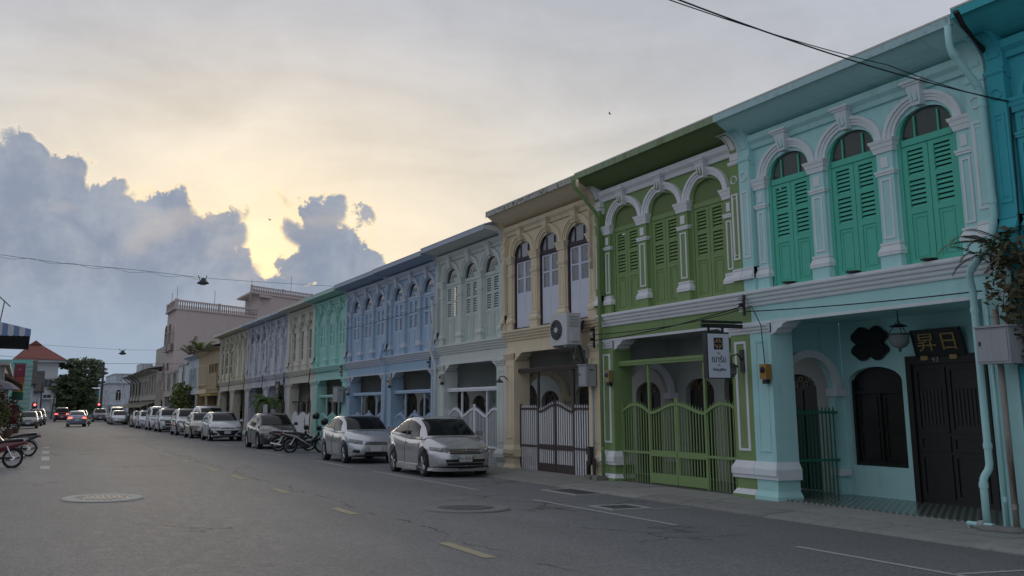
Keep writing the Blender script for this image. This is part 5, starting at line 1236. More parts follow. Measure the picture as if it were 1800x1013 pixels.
MB().box(-.16, -.05, .3, 3.6, 3.5, 4.6).build('carved_panel', TAN, t); MB().box(-.5, .0, .1, 3.8, 3.05, 3.18).build('canopy', paint('ochre', (.4, .33, .1)), t)
t = rowhouse('tan shophouse with slim pilasters and ochre canopy', 56.7, 60.4, 6.35, TAN, ROOFD, [(.5, 1.1), (1.5, 2.1), (2.6, 3.2)], [(.6, 3.3, SHUT)], CRM)
t = rowhouse('narrow white blue shophouse beyond the tan houses', 60.4, 64.6, 6.25, LBL, paint('pale_fascia', (.5, .53, .57)), [(.5, 1.0), (1.3, 1.8), (2.1, 2.6), (2.9, 3.4)], [(.6, 3.3, SHUT)], LBL)
t = rowhouse('whitish shophouse with a tall arched window beyond the white blue one', 64.6, 69.0, 5.9, LBL, LBL, [(1.6, 2.4)], [(.6, 3.3, BLACKW)], BEI, .1, arches=True)
t = rowhouse('dim beige shophouse beside the tall pink building', 69.0, 76.0, 5.5, BEI, BEI, [(1.0, 2.4), (4, 5.6)], [(.6, 3.3, BLACKW), (3.8, 6.3, SHUT)], BEI, .1)
SKEW = .72
class SK(MB):
    def build(s, *a, **k): s.v = [(x, y+SKEW*x, z) for x, y, z in s.v]; return MB.build(s, *a, **k)
# tall pink building with roof balustrades
t = root('apartment_building', 'tall dusty pink building with balustraded roof terraces', 'building', 11.4, 76, 0)
SK().box(0, 8.9, 0, 5, -.8, 10.95).build('wall', PNK, t)
SK().box(8.3, 18, .01, 6, 10.95, 13.45).build('penthouse_wall', PNK, t)
SK().box(-.25, 9.0, -.1, 5.1, 10.951, 11.12).build('roof_slab', PNK, t); SK().box(7.3, 18.2, -.1, 6, 13.451, 13.62).build('penthouse_slab', PNK, t)
def balustrade(t, x0, x1, y, z, h=.62, n=20, axis='x'):
    B = (lambda mb, a, b, c, d: mb.box(a, b, y-.07, y+.07, c, d)) if axis == 'x' else (lambda mb, a, b, c, d: mb.box(y-.07, y+.07, a, b, c, d))
    mb = SK(); B(mb, x0, x1, z+h, z+h+.14); mb.build('handrail', PNK, t)
    k = 'baluster_pink'
    if k not in bpy.data.meshes: MB().lathe([(.05, 0), (.085, .12), (.07, .25), (.04, .4), (.06, .55), (.05, .62)], 8).mesh(k, paint('baluster_shade', (.36, .30, .29))).name = k
    for i in range(n):
        a = x0+(x1-x0)*(i+.5)/n; link('baluster', bpy.data.meshes[k], t, (a, y+SKEW*a, z) if axis == 'x' else (y, a, z))
    for a in (x0, (x0+x1)/2, x1):
        mb = SK(); B(mb, a-.12, a+.12, z, z+h+.2); mb.build('baluster_post', PNK, t)
balustrade(t, 0, 8.2, 0, 11.12, n=38); balustrade(t, 7.4, 14.6, 0, 13.62, .5, n=36); balustrade(t, 0, 5, -.1, 11.12, n=12, axis='y')
for z0, z1 in ((7.2, 8.9), (3.6, 5.2)):
    for a in (.5, 2.8):
        facewin(t, 'x-', a, a+1.7, z0, z1, 0, PNK, mat('dark_interior', (.02, .02, .02)), True, .25); SK().box(-.3, -.05, a, a+1.7, z0-.1, z0+.55).build('balcony_rail', paint('baluster_shade', (.36, .30, .29)), t)
SK().box(8.2, 9.6, -.5, -.1, 13.1, 13.35).build('terrace_beam', PNK, t)
sp = SK(); c0 = (7.3, -.0)
for i in range(14): a = R(i*32); sp.add([(c0[0], c0[1], 11.2+i*.17), (c0[0]+.6*math.cos(a), c0[1]+.6*math.sin(a), 11.2+i*.17), (c0[0]+.6*math.cos(a+.5), c0[1]+.6*math.sin(a+.5), 11.2+i*.17), (c0[0], c0[1], 11.24+i*.17), (c0[0]+.6*math.cos(a), c0[1]+.6*math.sin(a), 11.24+i*.17), (c0[0]+.6*math.cos(a+.5), c0[1]+.6*math.sin(a+.5), 11.24+i*.17)], [(0,1,2), (3,4,5), (0,1,4,3), (1,2,5,4), (2,0,3,5)])
sp.tube([(*c0, 11.1), (*c0, 13.9)], .05, 6); sp.tube([(c0[0]+.6*math.cos(R(i*16)), c0[1]+.6*math.sin(R(i*16)), 11.9+i*.085) for i in range(28)], .025, 4); o = sp.build('spiral_stair', GREYBOX, t)
for i, (x, y, z, hh) in enumerate(((0, 0, 11.9, 1.2), (3.6, 0, 11.9, 1.3), (-.0, 3, 11.9, 1.0), (12, .2, 14.2, 1.8), (7.4, 0, 14.2, .7))): SK().tube([(x, y, z), (x, y, z+hh)], .03, 5).build('rod', GREYBOX, t)
# beige row with dark downpipes
for i, (a, b, l) in enumerate(((81.2, 86.5, 'stucco shophouse with arched balcony next to the pink building'), (86.5, 92, 'beige plain shophouse with awning in the far row'), (92, 97.5, 'beige shophouse with dark crooked drainpipes, second from the corner'), (97.5, 103, 'corner shophouse with dark drainpipes and hipped dark eave'))):
    t = rowhouse(l, a, b, 6.3-.06*i, BEI, ROOFD, [(.6, 1.5), (2.4, 3.3), (4.2, 5.1)], [(.6, 2.4, BLACKW), (3.2, 5.4, SHUT)], BEI, .9, -.3, 0 if i < 2 else 2, arches=(i == 0))
    o = MB().ext([(-1.3, 2.5), (-1.3, 2.55), (0, 3.1), (0, 3.0)], .3, b-a-.3, 'y').build('awning', mat('awning_olive', (.2, .19, .13), .8), t)
t = root('roof_shed', 'white rooftop structure with water tank above the far beige row', 'rooftop structure', 12.4, 83, 5.4); MB().box(0, 5, 0, 12, 0, 3.0).build('wall', BEI, t); MB().lathe([(.9, 3.0), (.9, 4.0), (.6, 4.3), (0, 4.35)], 14, (1.2, 2, 0)).build('water_tank', GREYBOX, t); MB().box(-1.2, 0, 14, 18, 0, 1.5).build('terrace_rail', LBL, t); MB().box(.0, 3, 12, 17, .2, 1.2).build('lower_block', BEI, t)
# white corner building with arched window
t = root('corner_building', 'white corner building with an arched window beyond the crossing', 'building', 10.15, 124, -.9)
MB().box(0, 6, 0, 14, -.5, 6.2).build('wall', LBL, t); MB().box(-.2, 6, -.2, 14, 6.201, 6.4).build('cornice', LBL, t); MB().box(.7, 5.8, .1, 13, 6.401, 7.5).build('parapet', LBL, t); MB().box(.6, 5.9, 0, 13.2, 7.501, 7.65).build('parapet_cap', LBL, t)
MB().box(-.06, 6, -.06, 14, 3.1, 3.3).build('string_course', LBL, t)
facewin(t, 'y-', 1.0, 1.75, 3.8, 5.0, 0, WHITE, GLASS, True); facewin(t, 'y-', .15, .45, 1.9, 3.0, 0, LBL); facewin(t, 'x-', 2, 3, 3.8, 5.0, 0, WHITE, GLASS, True); MB().ext([(-.1, 2.0), (-1.5, 1.5), (-1.5, 1.55), (-.1, 2.1)], 1.2, 4, 'x').build('awning', mat('awning_grey', (.16, .16, .17), .8), t); MB().box(1.3, 3.5, -.05, -.001, -.4, 1.5).build('shop_front', BLACKW, t)
t = root('far_house', 'bright blue house front in the gap past the utility pole', 'house', 8.7, 165, -1.2); MB().box(0, 4.5, 0, 8, -.5, 6.0).build('wall', paint('bright_blue', (.12, .42, .52)), t); MB().box(-.3, 4.8, -.3, 8, 6.001, 6.3).build('roof', paint('far_white', (.5, .53, .55)), t); facewin(t, 'y-', .8, 1.8, 3, 4.6, 0, WHITE); facewin(t, 'y-', 2.6, 3.6, 3, 4.6, 0, WHITE)
t = root('far_house', 'distant pale house behind the bright blue one', 'house', 10.6, 185, -1.2); MB().box(-3, 5, 0, 8, -.5, 5.5).build('wall', LBL, t); MB().ext([(-3.4, 5.5), (5.4, 5.5), (1, 7.4)], -.4, 8.4, 'y').build('roof', ROOFD, t); facewin(t, 'y-', -1.8, -.6, 2.8, 4.2, 0, WHITE)

# ---------------------------------------------------------------- left side of the street
t = root('shop_building', 'white shop building with blue and white striped awning at the left edge', 'building', -1.62, 37, 0)
OLDW = paint('old_white', (.42, .43, .43), .6)
MB().box(-6, 0, .6, 13, -.6, 6.2).build('wall', OLDW, t)
MB().box(-.02, .25, .4, 1.0, -.5, 4.6).build('pier', OLDW, t); MB().box(-.02, .25, 5, 5.5, -.5, 4.6).build('pier', OLDW, t); MB().box(-.02, .25, 10, 10.5, -.5, 4.6).build('pier', OLDW, t)
MB().ext([(-.2, 4.9), (1.66, 4.86), (1.66, 5.02), (-.2, 5.5)], 1.0, 11.5, 'y').build('awning', mat('awning_underside', (.03, .03, .032), .9), t)
AWB, AWW = mat('awning_blue', (.16, .23, .40), .8, .1, 5), mat('awning_white', (.5, .53, .58), .8, .1, 5)
for i in range(10): x = -.3+i*.2; MB().ext([(x, 4.76), (x+.1, 4.73), (x+.2, 4.76), (x+.2, 5.5-.26*i*.2), (x, 5.5-.26*(i-1)*.2)], .97, 1.0, 'y').build('stripe', AWB if i % 2 else AWW, t)
for i in range(40): y = 1.0+i*.262; MB().box(1.66, 1.69, y, y+.26, 4.76, 5.04).build('stripe', AWB if i % 2 else AWW, t)
fr = root('roof_frame', 'rusty pipe frame with translucent sheet on the left roof', 'frame', -1.6, 38, 5.4)
TR = mat('translucent_sheet', (.45, .46, .47), .6, .1, 4); fm = mat('frame_pipe', (.2, .19, .18), .6, .3, 6)
fr.location = w3(-1.95, 40, 5.35); fr.scale = tuple(x*.75 for x in FS)
MB().box(-2.2, .55, 0, .03, .2, 1.9).build('sheet', TR, fr)
for a in (((.4, -.03, 0), (.6, -.03, 2.1)), ((-.05, -.03, 2.75), (1.6, -.03, 1.1)), ((1.15, -.03, 0), (1.3, -.03, 1.45)), ((-2, -.03, 2.75), (-.05, -.03, 2.75)), ((.0, -.03, .9), (.9, -.03, .05))): MB().tube(a, .035, 6).build('pipe', fm, fr)
t = root('lattice_building', 'turquoise building with white lattice screen behind the rainbow banner', 'building', -2.75, 93, -.3)
TQ = paint('left_turquoise', (.20, .50, .46)); MB().box(-3, 3.35, 0, 9, -.5, 7.0).build('wall', TQ, t)
mb = MB()
for i in range(7):
    for j in range(13): mb.tube([(2.1+i*.19+.07*math.cos(R(60*k)), -.04, .9+j*.46+.16*math.sin(R(60*k))) for k in range(6)], .035, 4, True)
o = mb.build('lattice', paint('lattice_white', (.5, .6, .58)), t); o['kind'] = 'stuff'
mb = MB()
for i in range(18):
    for j in range(13): mb.tube([(3.39, .3+i*.45+.18*math.cos(R(60*k)), .9+j*.46+.16*math.sin(R(60*k))) for k in range(6)], .02, 4, True)
o = mb.build('lattice', paint('lattice_white', (.5, .6, .58)), t); o['kind'] = 'stuff'
t = root('banner', 'vertical banner with rainbow coloured bands on the left', 'banner', -.35, 73, 2.4)
for i, (c, h0, h1) in enumerate((((.03, .10, .11), 0, .3), ((.03, .16, .07), .3, .68), ((.45, .33, .10), .68, 1.02), ((.45, .22, .06), 1.02, 1.4), ((.28, .06, .05), 1.4, 1.85), ((.16, .02, .04), 1.85, 2.9))): MB().box(-.38, .38, -.02, .02, h0+.001, h1-.001).build('band', mat('band_%d' % i, c, .6, .1, 6), t)
text_mesh('~', .3, WHITE, t, (0, -.024, 2.5), eul((1, 0, 0), (0, 0, 1)), 'lettering', .002)
MB().tube([(-.5, .05, 2.95), (.45, .05, 2.95)], .03, 5).build('bracket', IRON, t)
t = root('old_house', 'low shop house with rusty awnings left of the banner', 'house', -.95, 52, 0); MB().box(-4, 0, 0, 22, -.5, 4.2).build('wall', OLDW, t); MB().ext([(0, 3.6), (.9, 3.1), (.9, 3.15), (0, 3.8)], .5, 21, 'y').build('awning', mat('rust_awning', (.18, .12, .08), .8, .3, 3), t); MB().box(-4.2, .2, -.2, 22.2, 4.2, 4.4).build('roof', OLDW, t)
for a in (2, 7, 12, 17): facewin(t, 'x+', a, a+1.6, .8, 2.4, 0, OLDW)
for i, (y0, d, h, l) in enumerate(((106, 12, 5.2, 'white gabled house with dark roof, nearer of two on the left'), (122, 11, 4.6, 'white gabled house with dark roof, farther of two on the left'))):
    x1 = 1.0+i*1.15
    t = root('gabled_house', l, 'house', x1, y0, -.5, 'white gabled houses on the left'); MB().box(-6, 0, 0, d, -.5, h).build('wall', LBL, t)
    MB().ext([(0, h), (d, h), (d/2, h+2.6)], -6, -.02, 'x').build('gable', LBL, t)
    v = [(-.35, d/2+.2), (h-.25, h+2.85)]
    r = MB(); r.ext([(-.5, h-.25), (d/2, h+2.75), (d+.5, h-.25), (d+.5, h-.05), (d/2, h+2.98), (-.5, h-.05)], -6.2, .25, 'x'); r.build('roof', ROOFD, t)
    for a in (1.5, 5, 8.5): facewin(t, 'x+', a, a+1.3, 2.2, 3.7, 0, LBL); facewin(t, 'x+', a, a+1.3, -.3, 1.5, 0, LBL, BLACKW)
t = root('white_fence', 'low white corrugated fence behind the left kerb cars', 'fence', -.1, 84, -.4)
for i in range(22): MB().box(.012*i*1.6, .012*i*1.6+.05, i*1.0, i*1.0+.93, -.3, 1.45).build('fence_panel', OLDW, t)
t = root('institution_building', 'large white building with red hipped roof at the end of the street', 'building', 4.7, 150, -.9)
BW = paint('institution_white', (.50, .52, .54), .35); MB().box(-5.6, 0, 0, 14, -.5, 10.4).build('wall', BW, t); MB().box(-6.4, .9, -.9, 15, 10.401, 10.8).build('eave', BW, t)
MB().add([(-6.6, -1.1, 10.801), (1.1, -1.1, 10.801), (1.1, 15.1, 10.801), (-6.6, 15.1, 10.801), (-4.4, 4, 13.6), (-2.6, 4, 13.6), (-2.6, 11, 13.6), (-4.4, 11, 13.6)], [(0,1,5,4), (1,2,6,5), (2,3,7,6), (3,0,4,7), (4,5,6,7)]).build('roof', ROOFR, t)
MB().ext([(-4.45, 13.601), (-2.55, 13.601), (-3.5, 14.4)], 3.8, 11, 'y').build('roof_gablet', ROOFR, t)
for z in (2.6, 5.2, 7.8):
    MB().box(.001, 1.3, 1, 12, z, z+.15).build('balcony', BW, t); facewin(t, 'y-', -4.2, -2.8, z-1.6, z-.2, 0, BW); facewin(t, 'y-', -1.9, -.7, z-1.6, z-.2, 0, BW)
    for a in (2, 6, 9.5): facewin(t, 'x+', a, a+1.5, z+.3, z+2.0, 0, BW, BLACKW)
t = root('low_wall_building', 'low white annex in front of the red roofed building', 'building', 3.7, 143, -.7); MB().box(-4, 0, 0, 5.5, -.5, 3.9).build('wall', BW, t); MB().box(-4.2, .7, -.7, 5.7, 3.901, 4.1).build('canopy', BW, t); facewin(t, 'y-', -1.6, -.8, .5, 1.8, 0, BW); MB().box(-2, .6, -.4, -.05, 2.0, 2.15).build('lower_canopy', BW, t)

# ================================================================ TREES AND PLANTS
def leafmat(name, c, var=.45): return mat('leaf_'+name, c, .6, var, 2.5, spec=.3)
LF = leafmat('dark', (.12, .16, .085)); LF2 = leafmat('mid', (.095, .15, .045)); LF3 = leafmat('yellow', (.12, .15, .03)); LFB = leafmat('brown', (.10, .085, .045)); BARK = mat('bark', (.07, .055, .04), .9, .3, 8, .4, 20)
def leaves(mb, c, rad, n, size, rnd, flat=1.0):
    for _ in range(n):
        while True:
            p = Vector((rnd.uniform(-1, 1), rnd.uniform(-1, 1), rnd.uniform(-1, 1)))
            if .25 < p.length < 1: break
        p = Vector((c[0]+p.x*rad[0], c[1]+p.y*rad[1], c[2]+p.z*rad[2]*flat))
        a = Vector((rnd.gauss(0, 1), rnd.gauss(0, 1), rnd.gauss(0, .5))).normalized(); b = a.orthogonal().normalized(); b = (b+a.cross(b)*rnd.uniform(-1, 1)).normalized()
        s_ = size*rnd.uniform(.6, 1.4); k = len(mb.v)
        mb.v += [tuple(p-a*s_), tuple(p+b*s_*.5), tuple(p+a*s_), tuple(p-b*s_*.5)]; mb.f.append((k, k+1, k+2, k+3))
def tree(label, x, y, z, h, rx, n=70, m=LF, size=.32, cl=.33, seed=1, group=None, trunk_h=.35):
    rnd = random.Random(seed); t = thing('tree', label, 'tree', (*w3(x, y, 0)[:2], z), rnd.uniform(0, 6), group)
    tr = MB(); tr.tube([(0, 0, -.3), (.1, 0, h*.2), (-.05, .1, h*.45), (0, 0, h*.75)], [h*.035, h*.028, h*.02, h*.006], 8)
    cls = []
    for i in range(n):
        a = rnd.uniform(0, 2*math.pi); zz = rnd.uniform(trunk_h, 1)**.85; rr = rx*math.sin(math.pi*min(1, (1.08-zz)/(1.08-trunk_h*.6))**.8)*rnd.uniform(.35, 1.05)
        cls.append((rr*math.cos(a), rr*math.sin(a), zz*h))
    for c in cls[:14]: tr.tube([(0, 0, c[2]*.55), (c[0]*.5, c[1]*.5, c[2]*.8), c], [h*.012, h*.008, h*.003], 5)
    tr.build('trunk', BARK, t, True); mb = MB()
    for c in cls:
        k = rnd.uniform(.6, 1.3)*cl*rx; leaves(mb, c, (k, k, k*.38), int(60*k/(cl*rx)), size, rnd)
    mb.build('crown', m, t); return t
tree('tall dark green rain tree at the end of the street', 8.2, 152, 0, 10.2, 4.6, 120, LF, .3, .24, 3, 'trees at the end of the street', .22)
tree('lower dark tree left of the tall rain tree', 6.4, 150, 0, 7.2, 3.0, 80, LF, .32, .3, 5, 'trees at the end of the street', .12)
tree('rounded green tree in front of the rain tree', 8.2, 160, 0, 6.4, 3.8, 90, LF2, .34, .28, 9, 'trees at the end of the street', .1)
tree('small distant tree by the traffic light', 9.7, 150, 0, 3.6, 1.7, 40, LF, .2, .35, 11, 'trees at the end of the street', .2)
rnd = random.Random(4); mb = MB(); leaves(mb, (*w3(8, 205, 0)[:2], .7), (11, 2.0, 1.3), 2600, .3, rnd); o = mb.build('hedge', LF3); tag(o, 'yellow green hedge across the end of the street', 'hedge')
def frond(mb, base, az_, ln_, rise, droop, wd, n=12, width=.05):
    d = Vector((math.cos(az_), math.sin(az_), 0)); P0 = Vector(base); pr = None
    for i in range(n+1):
        u = i/n; p = P0+d*(ln_*u*(1-.25*u*u))+Vector((0, 0, rise*math.sin(u*1.6)-droop*u*u))
        if pr is not None:
            sd = d.cross(Vector((0, 0, 1))); l = wd*math.sin(math.pi*min(1, u*.9+.1))**.6
            for s in (-1, 1):
                k = len(mb.v); tip = p+sd*(s*l)+d*(l*.5)+Vector((0, 0, -.25*l)); w_ = d*width
                mb.v += [tuple(pr), tuple(p), tuple(tip+w_*.3), tuple(tip)]; mb.f.append((k, k+1, k+2, k+3))
        pr = p
def palm(label, x, y, z, r, n, m, stem=.3, pot=None, name='potted_palm', seed=2, rise=.5, droop=.7, cat='potted plant', group=None):
    rnd = random.Random(seed); t = thing(name, label, cat, (x, y, z), 0, group)
    if pot: MB().lathe([(pot*.7, 0), (pot, pot*1.2), (pot*1.08, pot*1.2), (pot*1.05, pot*1.4), (pot*.9, pot*1.38), (0, pot*1.25)], 16).build('pot', mat('clay_pot', (.16, .1, .07), .8, .25, 8), t)
    z0 = (pot or 0)*1.3; MB().tube([(0, 0, z0-.05), (0, 0, z0+stem)], [.09, .06], 8).build('stem', BARK, t); mb = MB()
    for i in range(n): frond(mb, (0, 0, z0+stem), 2*math.pi*i/n*1.618+rnd.uniform(-.2, .2), r*rnd.uniform(.75, 1.1), r*rise*rnd.uniform(.5, 1.5), r*droop*rnd.uniform(.4, 1.2), r*.24)
    mb.build('fronds', m, t); return t
palm('green sago palm in a pot in front of the lavender houses', 11.75, 60.3, .08, 1.3, 26, LF2, 1.25, .42)
palm('bright green palm growing on the roof terrace of the white house', *w3(11.9, 65.5, 6.0), 1.5, 16, LF3, .4, None, 'roof_palm', 6, .6, .6, 'palm')
palm('small roof plant left of the roof palm', *w3(11.6, 68.5, 5.9), 1.3, 9, LFB, .3, None, 'roof_plant', 8, 1.0, .4, 'plant')
rnd = random.Random(12)
for i, (x, y, l) in enumerate(((11.8, 96, 'leafy bright green shrub by the parked crossover'), (11.9, 98.5, 'leafy shrub behind the bright green shrub'))):
    t = thing('shrub', l, 'shrub', (x, y, gz(y)+.1), 0, 'shrubs on the far pavement'); MB().tube([(0, 0, 0), (0, 0, 2.4)], .05, 6).build('stem', BARK, t); mb = MB(); leaves(mb, (0, 0, 2.3), (.9, .9, 1.4), 420, .16, rnd); mb.build('foliage', LF3 if i == 0 else LF2, t)
for i, (x, y, h_, m, l) in enumerate(((-2.0, 54, 2.0, LF2, 'green shrub at the left edge beside the shop'), (-1.5, 58, 2.6, LFB, 'tall brownish shrub next to the left shop front'), (-1.15, 61, 1.7, LF3, 'yellow green shrub behind the left motorbikes'), (-1.5, 64, 2.4, LF, 'dark green plant against the low shop house'), (-.75, 68, 1.6, leafmat('red', (.16, .03, .03)), 'red flowering plant along the left pavement'), (-.7, 74, 2.2, LFB, 'dry brown plant farther along the left pavement'), (-.3, 80, 1.5, LF2, 'small green plant nearest the left kerb cars'))):
    t = thing('potted_shrub', l, 'potted plant', (*om(x, y), 0), 0, 'plants along the left shops'); MB().lathe([(.2, 0), (.28, .4), (.3, .42), (.25, .42)], 12).build('pot', mat('clay_pot', (.16, .1, .07)), t); MB().tube([(0, 0, .3), (0, 0, h_*.6)], .03, 5).build('stem', BARK, t); mb = MB(); leaves(mb, (0, 0, .4+h_*.55), (.55, .55, h_*.5), 300, .11, rnd); mb.build('foliage', m, t)
t = thing('market_umbrella', 'faded grey lilac parasol in front of the left shops', 'parasol', (*om(-1.35, 63), 0), 0); MB().tube([(0, 0, 0), (0, 0, 3.2)], .03, 6).build('pole', GREYBOX, t); MB().lathe([(1.1, 2.75), (.6, 3.1), (0, 3.3), (0, 3.26), (.6, 3.06), (1.08, 2.72)], 8).build('canopy', mat('parasol_cloth', (.22, .2, .24), .8), t)
t = thing('shop_awning', 'tan cloth awning on poles along the left pavement', 'awning', (*om(-1.0, 72), 0), 0); MB().ext([(-1.4, 2.5), (.2, 2.1), (.2, 2.16), (-1.4, 2.56)], 0, 6, 'y').build('cloth', mat('tan_cloth', (.3, .2, .12), .8, .2, 4), t)
for y in (.1, 5.9): MB().tube([(.15, y, 0), (.15, y, 2.12)], .03, 6).build('pole', GREYBOX, t)
# ferns growing on the pipes at the right
t = thing('fern', 'dry fern tuft growing behind the aqua drainpipe', 'fern', tuple(w3(10.62, 4.36, 3.62)), 0); mb = MB(); rnd = random.Random(21)
for i in range(16): frond(mb, (rnd.uniform(-.1, .1), rnd.uniform(-.25, .2), rnd.uniform(-.2, .35)), rnd.uniform(1.2, 5.2), rnd.uniform(.4, .75), rnd.uniform(.15, .45), rnd.uniform(.2, .6), .075, 11, .018)

for i in range(9): frond(mb, (rnd.uniform(-.2, .05), rnd.uniform(-.1, .2), rnd.uniform(-.1, .3)), rnd.uniform(1.5, 3.4), rnd.uniform(.75, 1.15), rnd.uniform(.1, .5), rnd.uniform(.1, .55), .085, 18, .014)
mb.build('fronds', leafmat('fern', (.10, .105, .05)), t); mb = MB(); leaves(mb, (0, 0, -.3), (.3, .4, .8), 320, .06, rnd); mb.build('dead_leaves', LFB, t)
t = thing('creeper', 'brown dry creeper hanging below the fern', 'creeper', tuple(w3(10.7, 4.30, 2.75)), 0); mb = MB()
for i in range(22): 
    y0 = rnd.uniform(-.3, .2); mb.tube([(rnd.uniform(-.15, .1), y0, .75), (rnd.uniform(-.2, .1), y0+rnd.uniform(-.15, .15), .3), (rnd.uniform(-.15, .1), y0+rnd.uniform(-.2, .2), -.3)], .008, 4)
mb.build('stems', LFB, t); mb = MB(); leaves(mb, (-.05, -.05, .1), (.22, .35, .7), 260, .05, rnd); mb.build('foliage', leafmat('fern', (.07, .075, .03)), t)
for i, (x, y, l) in enumerate(((10.55, 4.62, 'nearer'), (10.5, 4.82, 'farther'))):
    mb = MB(); r_ = random.Random(i)
    mb.lathe([(.05, 0), (.13, .03), (.15, .08), (.1, .13), (.0, .14)], 9); o = mb.build('rock', CONC, None, True); o.location = w3(x, y, .1); o.scale = (1.1, 1.5, .8); tag(o, '%s of two rough stones at the foot of the right pipes' % l, 'stone', 'stones by the pipes')
t = thing('tap', 'small metal tap fitting at the foot of the aqua drainpipe', 'tap', tuple(w3(10.5, 5.02, .2)), 0); MB().tube([(0, -.3, .0), (0, .15, .0)], .03, 8).build('pipe', AQ, t); MB().lathe([(.05, -.05), (.06, 0), (.05, .05)], 10, (0, -.1, 0), 'y').build('valve', GREYBOX, t); MB().box(-.02, .02, .1, .14, -.12, .02).build('foot', GREYBOX, t)
# ================================================================ STREET LAMPS ON WIRES, POLES, SIGNALS
def hang_lamp(label, x, y, z, k=1.0):
    t = thing('street_lamp', label, 'street lamp', tuple(w3(x, y, z)), 0, 'lamps hung over the street')
    MB().lathe([(.23*k, -.1), (.21*k, -.05), (.11*k, .02), (.07*k, .1), (.03*k, .13), (0, .13)], 16).build('shade', IRON, t, True); MB().lathe([(0, -.15), (.12, -.14), (.14, -.1)], 12).build('lens', mat('lens_grey', (.2, .2, .2), .3), t); MB().tube([(-.12, 0, .05), (-.2, 0, .22)], .015, 4).build('clip', CABLE, t); MB().tube([(.1, 0, .05), (.12, 0, .22)], .015, 4).build('clip', CABLE, t)
def wire(label, pts, r=.007):
    return cable(label, pts, r)
hang_lamp('nearest hanging street lamp over the middle of the road', 5.24, 29.3, 6.40)
wire('sagging wire carrying the nearest hanging lamp', [(-5, 29.3, 7.1), (-1.14, 29.3, 6.71), (.81, 29.3, 6.60), (3.11, 29.3, 6.60), (5.24, 29.3, 6.52), (6.9, 29.3, 6.55), (10.6, 29.3, 6.66)])
mb = MB(); pts = []
for i in range(60): u = i/59; pts.append(w3(-1+u*6.4, 29.33, 6.70-.19*u-.05-.045*math.sin(u*34)))
o = MB().tube(pts, .005, 4).build('cable', CABLE); tag(o, 'loosely wrapped lead along the nearest lamp wire', 'cable')
hang_lamp('second hanging street lamp farther down the street', 4.63, 49, 4.95)
wire('wire carrying the second hanging lamp', [(-4, 49, 5.35), (4.63, 49, 5.1), (10.9, 49, 5.28)])
hang_lamp('third hanging street lamp, small and far', 4.88, 66, 5.02, 1.0)
wire('wire carrying the third hanging lamp', [(-3, 66, 5.6), (4.88, 66, 5.15), (10.8, 66, 5.3)], .014)
wire('faint far wire across the street', [(-2, 95, 5.0), (10.5, 95, 4.8)], .015)
def pole(label, x, y, h, r=.12, name='utility_pole', m=None):
    t = thing(name, label, 'pole', (*w3(x, y, 0)[:2], 0), 0); MB().tube([(0, 0, -.5), (0, 0, h)], [r, r*.75], 8).build('shaft', m or CONC, t); return t
t = pole('tall dark concrete utility pole beside the far white building', 9.2, 121, 8.2, .2, m=mat('dark_pole', (.05, .05, .05), .8)); MB().box(-.6, .6, -.06, .06, 7.2, 7.35).build('cross_arm', IRON, t)
t = pole('thin dark lamp pole in front of the gabled houses', 1.95, 112, 5.0, .1, m=mat('dark_pole', (.05, .05, .05))); MB().tube([(0, 0, 6.0), (-.8, 0, 6.2)], .05, 5).build('arm', IRON, t)
t = pole('slanting dark pole beside the low annex on the left', 3.9, 138, 5.2, .13, m=mat('dark_pole', (.05, .05, .05))); t.rotation_euler = (0, R(4), 0); MB().box(-.7, .7, -.05, .05, 5.6, 5.75).build('cross_arm', IRON, t)
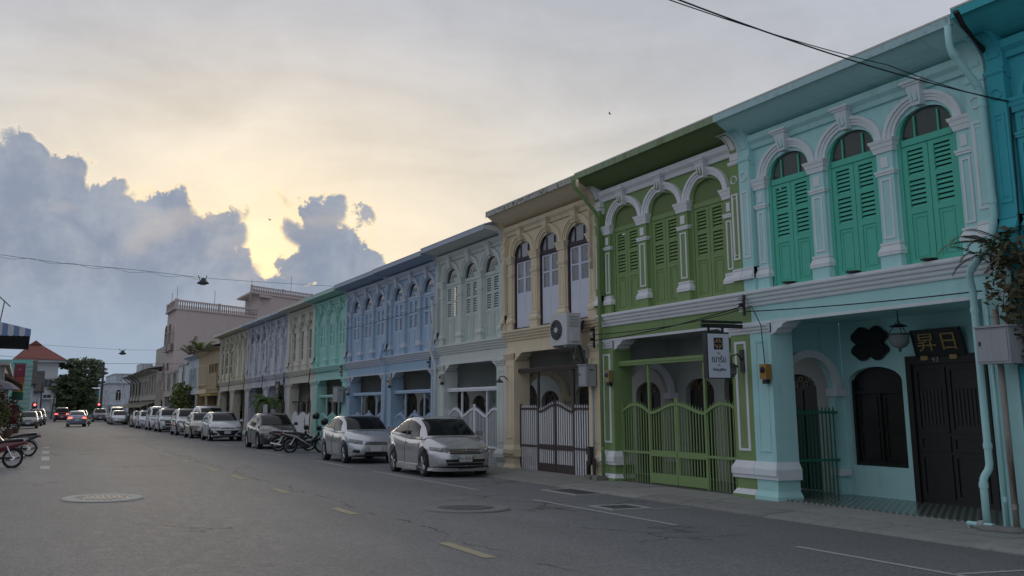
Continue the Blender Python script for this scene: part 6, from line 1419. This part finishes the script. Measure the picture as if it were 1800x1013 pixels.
def signal(label, x, y, z):
    t = thing('traffic_light', label, 'traffic light', (*w3(x, y, 0)[:2], 0), 0, 'traffic lights showing red'); zz = w3(x, y, z).z
    MB().tube([(0, 0, -.3), (0, 0, zz-.4)], .09, 8).build('post', IRON, t); MB().box(-.28, .28, -.15, .15, zz-1.1, zz+.4).build('housing', IRON, t)
    MB().lathe([(0, -.17), (.14, -.165), (.15, -.15)], 14, (0, 0, zz+.12), 'y').build('red_lens', mat('signal_red', (.6, .05, .04), .3, emit=((1, .10, .09), 3.0)), t)
    for k in (1, 2): MB().lathe([(0, -.17), (.14, -.165), (.15, -.15)], 12, (0, 0, zz+.12-k*.42), 'y').build('dark_lens', BLACKW, t)
signal('red traffic light on the left in front of the gabled houses', 1.25, 104, 2.05)
signal('red traffic light on the right at the far crossing', 8.75, 118, 2.15)
t = root('road_sign', 'small pale square sign on a post by the far hedge', 'sign', 6.3, 150, -.9); MB().tube([(0, 0, 0), (0, 0, 3)], .05, 6).build('post', GREYBOX, t); MB().box(-.4, .4, -.03, .03, 3, 3.9).build('panel', GREYBOX, t)
# birds
def bird(label, x, y, z, s_, rz):
    o = MB().add([(-.5, .1, .12), (-.2, 0, .16), (0, -.16, 0), (.2, 0, .16), (.5, .1, .12), (.2, .12, .15), (0, .14, .02), (-.2, .12, .15), (0, -.3, -.02), (0, .3, -.02), (0, 0, .05), (0, 0, -.05)],
        [(0,1,7), (1,2,6,7), (2,3,5,6), (3,4,5), (8,10,9), (8,11,9), (8,2,10), (9,6,10)]).build('bird', mat('bird_dark', (.03, .03, .03), .8)); o.location = (x, y, z); o.rotation_euler = (R(20), R(15), rz); o.scale = (s_,)*3; tag(o, label, 'bird', 'birds in the sky')
bird('bird gliding high above the cream house', 20.38, 38.53, 12.92, .3, .8); bird('tiny bird in the glowing sky left of the small cloud', 12.76, 67.95, 12.67, .5, .4)
# teal house at the right edge
TEAL = paint('teal', (.06, .42, .48)); P_TE = dict(wall=TEAL, trim=TEAL, shut=TEAL, soffit=TEAL, fasc=TEAL, bracket=TEAL, inner=TEAL)
mk('teal', 'teal shophouse cut off by the right edge', .15, 4.42, .02, P_TE, 1, fan='solid', cross=False, eave=.64, ez=7.12)
o = MB().tube([w3(10.06, 4.46, 7.0)-w3(10.3, 4.46, 7), w3(10.2, 4.45, 6.85)-w3(10.3, 4.46, 7), w3(10.5, 4.44, 6.7)-w3(10.3, 4.46, 7), w3(10.8, 4.44, 6.6)-w3(10.3, 4.46, 7)], [.05, .04, .03, .05], 6).build('flashing', mat('old_tar', (.02, .018, .016), .9)); o.location = w3(10.3, 4.46, 7); tag(o, 'ragged black flashing between the teal and aqua eaves', 'flashing')
